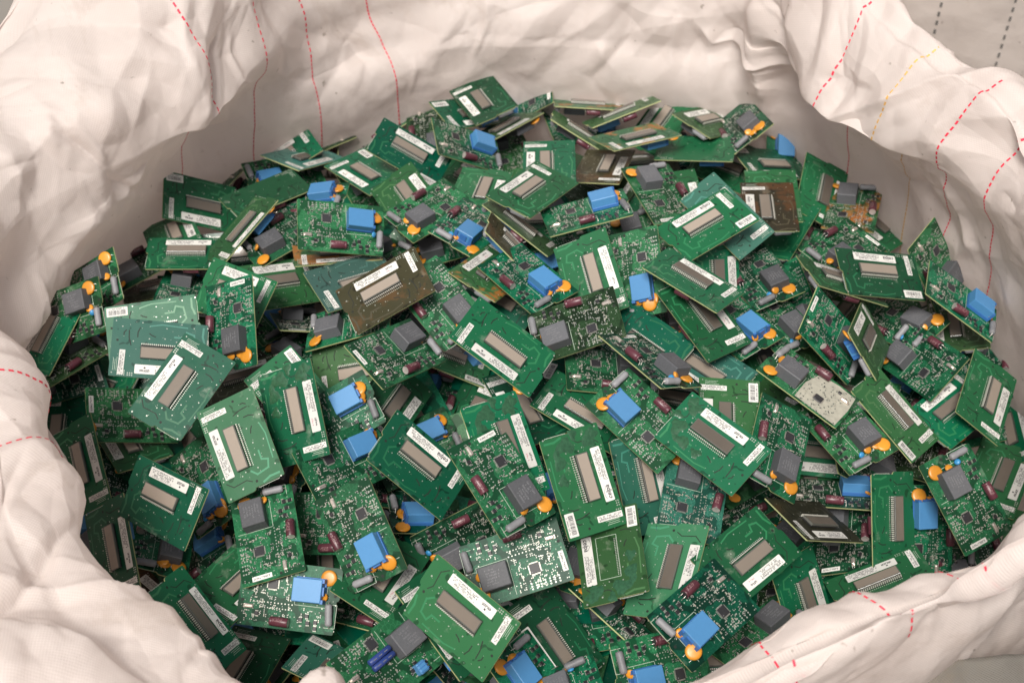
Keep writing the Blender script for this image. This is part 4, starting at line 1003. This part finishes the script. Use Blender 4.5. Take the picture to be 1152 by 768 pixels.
def bag_surface(NT=1400, NS=420):
    ks = sorted(ST); tab = np.array([ST[k] for k in ks])            # (n, 8, 2)
    ov = np.clip((tab[:, 2, 0] - tab[:, 3, 0] - .03) / .05, 0, 1)[:, None]
    under = ov * (tab[:, 3] + np.array([.020, .004])) + (1 - ov) * (.55 * tab[:, 3] + .45 * tab[:, 2])
    tab = np.concatenate([tab[:, :3], under[:, None], tab[:, 3:]], 1)      # now nine points: the fabric doubles back just behind the lip
    n = len(ks); th = np.linspace(-92, 268, NT)
    ext_k = np.array([k - 360 for k in ks] + ks + [k + 360 for k in ks], float)
    ext = np.concatenate([tab, tab, tab])
    # monotone-ish cubic (Catmull-Rom on uneven knots)
    m = np.zeros_like(ext)
    m[1:-1] = (ext[2:] - ext[:-2]) / (ext_k[2:] - ext_k[:-2])[:, None, None]
    idx = np.clip(np.searchsorted(ext_k, th, side='right') - 1, 0, len(ext_k) - 2)
    h = (ext_k[idx + 1] - ext_k[idx]); t = (th - ext_k[idx]) / h
    t_ = t[:, None, None]; h_ = h[:, None, None]
    cp = (2 * t_ ** 3 - 3 * t_ ** 2 + 1) * ext[idx] + (t_ ** 3 - 2 * t_ ** 2 + t_) * h_ * m[idx] + (-2 * t_ ** 3 + 3 * t_ ** 2) * ext[idx + 1] + (t_ ** 3 - t_ ** 2) * h_ * m[idx + 1]
    # along the profile: chordal sampling, denser from pile level to the outside
    knots = np.array([0, .07, .19, .31, .37, .52, .74, .90, 1.0])
    s = np.linspace(0, 1, NS)
    kk = np.clip(np.searchsorted(knots, s, side='right') - 1, 0, 7)
    tm = np.zeros_like(cp); tm[:, 1:-1] = (cp[:, 2:] - cp[:, :-2]) / (knots[2:] - knots[:-2])[None, :, None]
    tm[:, 0] = (cp[:, 1] - cp[:, 0]) / .07; tm[:, -1] = (cp[:, -1] - cp[:, -2]) / .10
    tm *= .85
    tm[:, 3:5] *= (1 - .55 * np.interp(th, ks, ov[:, 0], period=360))[:, None, None]
    hh = (knots[kk + 1] - knots[kk]); tt = (s - knots[kk]) / hh
    a_, b_, c_, d_ = (2 * tt ** 3 - 3 * tt ** 2 + 1), (tt ** 3 - 2 * tt ** 2 + tt) * hh, (-2 * tt ** 3 + 3 * tt ** 2), (tt ** 3 - tt ** 2) * hh
    prof = cp[:, kk] * a_[None, :, None] + tm[:, kk] * b_[None, :, None] + cp[:, kk + 1] * c_[None, :, None] + tm[:, kk + 1] * d_[None, :, None]
    R, Z = prof[..., 0], prof[..., 1]
    TH = np.radians(th)[:, None] * np.ones_like(R)
    ds = np.sqrt(np.diff(R, axis=1) ** 2 + np.diff(Z, axis=1) ** 2)
    S = np.concatenate([np.zeros((NT, 1)), np.cumsum(ds, 1)], 1)
    S -= S[:, [int(np.searchsorted(s, .07))]]
    U = TH * .68
    P = np.stack([CX + R * np.cos(TH), CY + R * np.sin(TH), Z], -1)
    def normals(P):
        du = np.empty_like(P); du[1:-1] = P[2:] - P[:-2]; du[0] = P[1] - P[0]; du[-1] = P[-1] - P[-2]
        dv = np.empty_like(P); dv[:, 1:-1] = P[:, 2:] - P[:, :-2]; dv[:, 0] = P[:, 1] - P[:, 0]; dv[:, -1] = P[:, -1] - P[:, -2]
        nn = np.cross(dv, du); return nn / (np.linalg.norm(nn, axis=-1, keepdims=True) + 1e-12)
    Nn = normals(P)
    sgn = np.sign((Nn[NT // 2, NS // 2] * np.array([0, 0, 1])).sum()) or 1
    # stiff fabric: shallow pans and flats that meet along sharp ridges and sharp valleys
    wx = smooth_noise(U * 1.8, S * 1.8, 1) * .03; wy = smooth_noise(U * 1.9, S * 1.9, 2) * .03
    u, v = U + wx, S + wy
    def turn(a, sx, sy):
        c_, s__ = math.cos(a), math.sin(a)
        return (u * c_ + v * s__) * sx, (v * c_ - u * s__) * sy
    d = .016 * facet(u * 3.4, v * 3.0, 3)
    d += -.034 * np.abs(grad(*turn(.5, 4.6, 3.2), 11)) + .026 * np.abs(grad(*turn(-.6, 5.4, 3.6), 12))
    d += .0160 * facet(*turn(.7, 7.5, 5.4), 23) + .0105 * facet(*turn(-.4, 13, 9), 24) + .0042 * facet(*turn(.3, 24, 17), 25)
    d += -.011 * np.abs(grad(*turn(.95, 10, 6), 13)) + .009 * np.abs(grad(*turn(-.25, 12, 7), 14))
    def crease(x, y, seed, w_, cut):
        """narrow folds along the zero lines of a wandering field, broken into short lengths"""
        f = facet(x * .62, y * .62, seed); keep = np.clip((grad(x * .8 + 7, y * .8 + 4, seed + 2) - cut) * 4, 0, 1)
        return np.clip(1 - np.abs(f) / w_, 0, 1) ** 1.5 * keep
    d += .0105 * crease(*turn(.8, 5.4, 3.4), 40, .10, -.06) - .0090 * crease(*turn(-.5, 6.5, 4.2), 50, .11, -.04)
    d += .0060 * crease(*turn(.1, 11, 7), 60, .16, .0) - .0052 * crease(*turn(1.2, 13, 9), 70, .18, .04)
    # a deep upright fold in the far wall
    thd = np.degrees(TH)
    d += .030 * np.exp(-((thd - 57 - 14 * (S - .2)) / 2.2) ** 2) * (S > 0) - .025 * np.exp(-((thd - 62 - 14 * (S - .2)) / 3.0) ** 2) * (S > 0)
    front = 1 - .40 * np.exp(-((((thd + 60 + 180) % 360) - 180) / 40) ** 2)
    d = d * front * (1 - .45 * np.exp(-((s[None] - .36) / .06) ** 2))
    amp = np.clip((s - .05) / .10, 0, 1)[None, :] * np.clip(np.minimum(np.abs(th + 92), np.abs(th - 268)) / 4, 0, 1)[:, None]
    P = P + Nn * (d * amp)[..., None]
    return th, s, P, normals(P), U, S
th_, s_, BP, BN, BU, BS = bag_surface()
NT, NS = len(th_), len(s_)

def bag_material(name, c1, c2, weave=1.0):
    m, nt, b = new_mat(name)
    uv = N(nt, 'ShaderNodeUVMap')
    tc = N(nt, 'ShaderNodeTexCoord')
    sep = N(nt, 'ShaderNodeSeparateXYZ'); nt.links.new(uv.outputs['UV'], sep.inputs[0])
    def math_(op, a, bb=None, c=None):
        n = N(nt, 'ShaderNodeMath', operation=op)
        for i, q in enumerate((a, bb, c)):
            if q is None: continue
            if isinstance(q, (int, float)): n.inputs[i].default_value = q
            else: nt.links.new(q, n.inputs[i])
        return n.outputs[0]
    w = 2 * math.pi / 0.0036
    su = math_('SINE', math_('MULTIPLY', sep.outputs['X'], w)); sv = math_('SINE', math_('MULTIPLY', sep.outputs['Y'], w))
    weave_h = math_('MULTIPLY', su, sv)
    n1 = N(nt, 'ShaderNodeTexNoise'); n1.inputs['Scale'].default_value = 7; n1.inputs['Detail'].default_value = 6; n1.inputs['Roughness'].default_value = .62
    nt.links.new(tc.outputs['Object'], n1.inputs['Vector'])
    n2 = N(nt, 'ShaderNodeTexNoise'); n2.inputs['Scale'].default_value = 55; n2.inputs['Detail'].default_value = 4
    nt.links.new(tc.outputs['Object'], n2.inputs['Vector'])
    n3 = N(nt, 'ShaderNodeTexNoise'); n3.inputs['Scale'].default_value = 3.3; n3.inputs['Detail'].default_value = 9; n3.inputs['Roughness'].default_value = .72; n3.inputs['Distortion'].default_value = .6
    nt.links.new(tc.outputs['Object'], n3.inputs['Vector'])
    mx = N(nt, 'ShaderNodeMix', data_type='RGBA'); mx.inputs[6].default_value = (*c1, 1); mx.inputs[7].default_value = (*c2, 1)
    nt.links.new(math_('MULTIPLY_ADD', n1.outputs['Fac'], 2.2, -.75), mx.inputs['Factor'])
    st = N(nt, 'ShaderNodeMix', data_type='RGBA'); st.inputs[7].default_value = (.40, .28, .18, 1)
    mr = N(nt, 'ShaderNodeMapRange'); mr.inputs['From Min'].default_value = .57; mr.inputs['From Max'].default_value = .76; mr.inputs['To Max'].default_value = .50
    nt.links.new(n3.outputs['Fac'], mr.inputs['Value'])
    nt.links.new(mx.outputs[2], st.inputs[6]); nt.links.new(mr.outputs['Result'], st.inputs['Factor'])
    n4 = N(nt, 'ShaderNodeTexNoise'); n4.inputs['Scale'].default_value = 62; n4.inputs['Detail'].default_value = 2
    nt.links.new(tc.outputs['Object'], n4.inputs['Vector'])
    sp = N(nt, 'ShaderNodeMapRange'); sp.inputs['From Min'].default_value = .73; sp.inputs['From Max'].default_value = .80; sp.inputs['To Max'].default_value = .55
    nt.links.new(n4.outputs['Fac'], sp.inputs['Value'])
    gk = N(nt, 'ShaderNodeMix', data_type='RGBA'); gk.inputs[7].default_value = (.22, .16, .11, 1)
    nt.links.new(st.outputs[2], gk.inputs[6]); nt.links.new(sp.outputs['Result'], gk.inputs['Factor'])
    wv = N(nt, 'ShaderNodeMix', data_type='RGBA', blend_type='MULTIPLY'); nt.links.new(gk.outputs[2], wv.inputs[6])
    wv.inputs[7].default_value = (.86, .85, .84, 1)
    nt.links.new(math_('MULTIPLY_ADD', weave_h, .17 * weave, .17 * weave), wv.inputs['Factor'])
    nt.links.new(wv.outputs[2], b.inputs['Base Color'])
    b.inputs['Roughness'].default_value = .55
    b.inputs['Specular IOR Level'].default_value = .35
    bp = N(nt, 'ShaderNodeBump'); bp.inputs['Strength'].default_value = .17 * weave; bp.inputs['Distance'].default_value = .0012
    nt.links.new(weave_h, bp.inputs['Height'])
    bp2 = N(nt, 'ShaderNodeBump'); bp2.inputs['Strength'].default_value = .30; bp2.inputs['Distance'].default_value = .004
    nt.links.new(n2.outputs['Fac'], bp2.inputs['Height']); nt.links.new(bp.outputs['Normal'], bp2.inputs['Normal'])
    nt.links.new(bp2.outputs['Normal'], b.inputs['Normal'])
    rg = N(nt, 'ShaderNodeTexNoise', noise_type='RIDGED_MULTIFRACTAL'); rg.inputs['Scale'].default_value = 9; rg.inputs['Detail'].default_value = 3.5; rg.inputs['Roughness'].default_value = .45; rg.inputs['Distortion'].default_value = .8
    nt.links.new(tc.outputs['Object'], rg.inputs['Vector'])
    bp3 = N(nt, 'ShaderNodeBump'); bp3.inputs['Strength'].default_value = .80; bp3.inputs['Distance'].default_value = .007
    nt.links.new(rg.outputs['Fac'], bp3.inputs['Height']); nt.links.new(bp2.outputs['Normal'], bp3.inputs['Normal'])
    nt.links.new(bp3.outputs['Normal'], b.inputs['Normal'])
    tr = N(nt, 'ShaderNodeBsdfTranslucent'); nt.links.new(wv.outputs[2], tr.inputs['Color'])
    ms = N(nt, 'ShaderNodeMixShader'); ms.inputs['Fac'].default_value = .48
    out = nt.nodes['Material Output']
    nt.links.new(b.outputs[0], ms.inputs[1]); nt.links.new(tr.outputs[0], ms.inputs[2]); nt.links.new(ms.outputs[0], out.inputs['Surface'])
    return m
M_BAG = bag_material('woven polypropylene', (.90, .815, .775), (.845, .745, .70))
M_BAG2 = bag_material('woven polypropylene of the other bag', (.82, .745, .70), (.76, .68, .625), .5)
M_RED = simple('red thread', (.74, .035, .075), .6)
M_YEL = simple('yellow thread', (.72, .42, .12), .6)
M_GTH = simple('grey thread', (.16, .15, .14), .7)
M_FRAY = simple('frayed raffia', (.78, .70, .62), .6)

def grid_mesh(name, P, U, S, mat, thick=0.0):
    nt_, ns_ = P.shape[:2]
    me = bpy.data.meshes.new(name)
    i = np.arange(nt_ - 1)[:, None] * ns_ + np.arange(ns_ - 1)[None]
    F = np.stack([i, i + ns_, i + ns_ + 1, i + 1], -1).reshape(-1, 4)
    me.vertices.add(nt_ * ns_); me.vertices.foreach_set('co', P.reshape(-1).astype(np.float32))
    me.loops.add(F.size); me.loops.foreach_set('vertex_index', F.reshape(-1).astype(np.int32))
    me.polygons.add(len(F)); me.polygons.foreach_set('loop_start', np.arange(0, F.size, 4, dtype=np.int32))
    me.polygons.foreach_set('use_smooth', np.ones(len(F), bool))
    uvl = me.uv_layers.new(name='UVMap')
    uv = np.stack([U, S], -1).reshape(-1, 2)[F.reshape(-1)]
    uvl.data.foreach_set('uv', uv.reshape(-1).astype(np.float32))
    me.materials.append(mat); me.update(calc_edges=True)
    return me
bag = bpy.data.objects.new('bulk_bag', grid_mesh('bulk_bag', BP, BU, BS, M_BAG))
col.objects.link(bag)
bag['label'] = 'open white woven bulk bag with red stitch lines holding the heap of circuit boards'
bag['category'] = 'bulk bag'

def surf(thd, s, lift):
    a = (thd - th_[0]) / (th_[-1] - th_[0]) * (NT - 1); c = s * (NS - 1)
    i = min(max(int(a), 0), NT - 2); j = min(max(int(c), 0), NS - 2); fa, fc = a - i, c - j
    def bl(A): return (A[i, j] * (1 - fa) + A[i + 1, j] * fa) * (1 - fc) + (A[i, j + 1] * (1 - fa) + A[i + 1, j + 1] * fa) * fc
    return bl(BP) + bl(BN) * lift
def stitch(th0, mat, s0, s1, dash_from=.30, width=.0025, drift=0.0):
    """woven-in marker thread: bold dashes on the collar, a thin broken line lower down"""
    b = MB(); r = random.Random(int(th0 * 10)); th0 = th0 if th0 > -92 else th0 + 360
    a = s0
    ds = .0012
    while a < s1:
        bold = a > dash_from
        ln = (.0056 if bold else .0050); gp = (.0040 if bold else .0012); wd = width if bold else width * .72
        pts = []; acc = 0; q = a; last = surf(th0, q, 0)
        while acc < ln and q < s1:
            q += ds; p = surf(th0, q, 0); acc += float(np.linalg.norm(p - last)); last = p; pts.append(q)
        if len(pts) >= 1:
            lo, hi = a, q; vs = []
            k = 3
            for t in range(k):
                qq = lo + (hi - lo) * t / (k - 1)
                wob = .10 * math.sin(qq * 23 + th0) + drift * (qq - .4)
                dth = math.degrees(wd / 2 / .64)
                vs.append(tuple(surf(th0 + wob - dth, qq, .0007))); vs.append(tuple(surf(th0 + wob, qq, .0013))); vs.append(tuple(surf(th0 + wob + dth, qq, .0007)))
            F = []
            for t in range(k - 1):
                F += [(3 * t, 3 * t + 1, 3 * t + 4, 3 * t + 3), (3 * t + 1, 3 * t + 2, 3 * t + 5, 3 * t + 4)]
            b.add(vs, F, mat, True)
        acc = 0
        while acc < gp and q < s1:
            q += ds * .5; p = surf(th0, q, 0); acc += float(np.linalg.norm(p - last)); last = p
        a = q
    o = bpy.data.objects.new('stitch_line', b.mesh('stitch_line')); col.objects.link(o); o.parent = bag
    return o
for (t0, mt, a, c, df, dr) in ((138.5, M_RED, .05, .80, .35, -6), (126, M_RED, .05, .80, .35, -8), (116.5, M_RED, .05, .80, .22, -5), (109, M_RED, .05, .80, .42, 8),
                           (41, M_RED, .05, .80, .36, 0), (30.5, M_YEL, .05, .80, .36, 0), (22, M_RED, .05, .80, .36, -2), (14.5, M_RED, .05, .80, .36, 0),
                           (-45.5, M_RED, .30, .88, .3, 0), (-54, M_RED, .30, .88, .3, 0), (-65, M_RED, .30, .88, .3, 0),
                           (-148.5, M_RED, .30, .9, .3, 0), (-158, M_RED, .30, .9, .3, 0)):
    st_ = stitch(t0, mt, a, c, df, drift=dr)
    if mt is M_YEL: st_['label'] = 'single yellow stitch line between the red ones'

# ------------------------------------------------------------------ the bag standing behind
def second_bag():
    nt_, ns_ = 360, 150
    a = np.linspace(0, 2 * np.pi, nt_); s = np.linspace(0, 1, ns_)
    hw, hd = .62, .55
    ca, sa = np.cos(a), np.sin(a)
    e = 4.0
    rad = 1 / (np.abs(ca / hw) ** e + np.abs(sa / hd) ** e) ** (1 / e)
    bulge = 1 + .05 * np.sin(s * np.pi)
    z = -.80 + 1.42 * s
    R = rad[:, None] * bulge[None]
    U = (a * .6)[:, None] * np.ones((1, ns_)); S = (z + .8)[None] * np.ones((nt_, 1))
    d = .016 * facet(U * 4, S * 3, 33) + .007 * facet(U * 9, S * 7, 35) + .003 * facet(U * 20, S * 18, 36)
    d *= np.clip(np.minimum(a, 2 * np.pi - a) / .2, 0, 1)[:, None]
    P = np.stack([(R + d) * ca[:, None], (R + d) * sa[:, None], z[None] * np.ones((nt_, 1))], -1)
    P = P @ np.array([[math.cos(.12), math.sin(.12), 0], [-math.sin(.12), math.cos(.12), 0], [0, 0, 1]]) + np.array([1.16, 2.66, 0])
    o = bpy.data.objects.new('bulk_bag', grid_mesh('bulk_bag_two', P, U, S, M_BAG2)); col.objects.link(o)
    o['label'] = 'second beige bulk bag with grey stitch lines standing behind the rim'; o['category'] = 'bulk bag'
    for t0 in np.arange(0, 360, 9.5):
        i = int(t0 / 360 * (nt_ - 1)); b = MB()
        for k in range(4, ns_ - 3, 2):
            p, q = Vector(P[i, k]), Vector(P[i, k + 1]); w = Vector(P[min(i + 1, nt_ - 1), k]) - Vector(P[max(i - 1, 0), k]); w.normalize()
            up_ = (q - p); nn = w.cross(up_).normalized() * .0012
            w = w * .0022
            b.add([tuple(p - w + nn), tuple(p + w + nn), tuple(q + w + nn), tuple(q - w + nn)], [(0, 1, 2, 3)], M_GTH)
        if 195 < t0 < 300:
            so = bpy.data.objects.new('stitch_line', b.mesh('stitch_line')); col.objects.link(so); so.parent = o
second_bag()

# dark grey woven area outside the lower right rim
def sheet():
    nt_, ns_ = 120, 90
    u = np.linspace(0, 1, nt_)[:, None] * np.ones((1, ns_)); v = np.linspace(0, 1, ns_)[None] * np.ones((nt_, 1))
    x = .40 + .62 * u; y = .765 - .02 * u + .26 * u * v + (u - .3) * .10 - .55 * v
    z = .085 - .10 * v - .72 * np.clip(v - .35, 0, 1) ** 1.3 + .012 * facet(u * 5, v * 6, 81) + .006 * facet(u * 12, v * 13, 82) - .10 * np.clip(.08 - u, 0, 1)
    P = np.stack([x, y, z], -1)
    o = bpy.data.objects.new('woven_sheet', grid_mesh('woven_sheet', P, u * .6, v * .6, M_DARK_FABRIC)); col.objects.link(o)  # dark woven fabric
    o['label'] = 'dark grey-green woven fabric outside the frayed rim of the bag'; o['category'] = 'sheet'
    so_ = o.modifiers.new('thickness', 'SOLIDIFY'); so_.thickness = .0015
M_DARK_FABRIC = bag_material('dark grey woven fabric', (.32, .30, .27), (.26, .24, .215), 2.2)
sheet()

# ------------------------------------------------------------------ floor, light, camera
def floor():
    m, nt, b = new_mat('concrete floor')
    tc = N(nt, 'ShaderNodeTexCoord')
    n1 = N(nt, 'ShaderNodeTexNoise'); n1.inputs['Scale'].default_value = 4; n1.inputs['Detail'].default_value = 8
    nt.links.new(tc.outputs['Object'], n1.inputs['Vector'])
    cr = N(nt, 'ShaderNodeValToRGB'); cr.color_ramp.elements[0].color = (.14, .125, .11, 1); cr.color_ramp.elements[1].color = (.27, .25, .225, 1)
    nt.links.new(n1.outputs['Fac'], cr.inputs[0]); nt.links.new(cr.outputs[0], b.inputs['Base Color'])
    b.inputs['Roughness'].default_value = .85
    bb = MB(); bb.quad(-40, 40, -40, 40, -.80, m)
    o = bpy.data.objects.new('floor', bb.mesh('floor')); col.objects.link(o); o['kind'] = 'structure'
floor()

w = bpy.data.worlds.new('World'); scene.world = w; w.use_nodes = True
nt = w.node_tree; bg = nt.nodes['Background']
sky = nt.nodes.new('ShaderNodeTexSky'); sky.sky_type = 'NISHITA'; sky.sun_disc = False
SUN_EL, SUN_AZ = math.radians(62), math.radians(-160)
sky.sun_elevation = SUN_EL; sky.sun_rotation = SUN_AZ
sky.air_density = 1.0; sky.dust_density = 6.0; sky.ozone_density = 1.0
hs = nt.nodes.new('ShaderNodeHueSaturation'); hs.inputs['Saturation'].default_value = .25
nt.links.new(sky.outputs[0], hs.inputs['Color']); nt.links.new(hs.outputs[0], bg.inputs['Color'])
bg.inputs['Strength'].default_value = .055
sl = bpy.data.lights.new('sun', 'SUN'); sl.energy = 2.8; sl.angle = math.radians(20); sl.color = (1, .95, .88)
so = bpy.data.objects.new('sun', sl); col.objects.link(so)
dirv = Vector((math.sin(SUN_AZ) * math.cos(SUN_EL), math.cos(SUN_AZ) * math.cos(SUN_EL), math.sin(SUN_EL)))
so.rotation_euler = dirv.to_track_quat('Z', 'Y').to_euler(); so.location = dirv * 6

cam = bpy.data.cameras.new('camera'); cam.lens = 50.0; cam.sensor_width = 36; cam.clip_end = 200; cam.clip_start = .05
cam.dof.use_dof = True; cam.dof.focus_distance = 1.68; cam.dof.aperture_fstop = 6.3
co = bpy.data.objects.new('camera', cam); col.objects.link(co)
co.location = (0, 0, 1.40); co.rotation_euler = (math.radians(90 - 48), 0, 0)
scene.camera = co

vs = scene.view_settings
vs.view_transform = 'Standard'; vs.look = 'None'; vs.gamma = 1; vs.use_curve_mapping = False
vs.exposure = 0.62
scene.cycles.max_bounces = 6; scene.cycles.diffuse_bounces = 2; scene.cycles.glossy_bounces = 3; scene.cycles.transmission_bounces = 3
scene.cycles.use_denoising = True
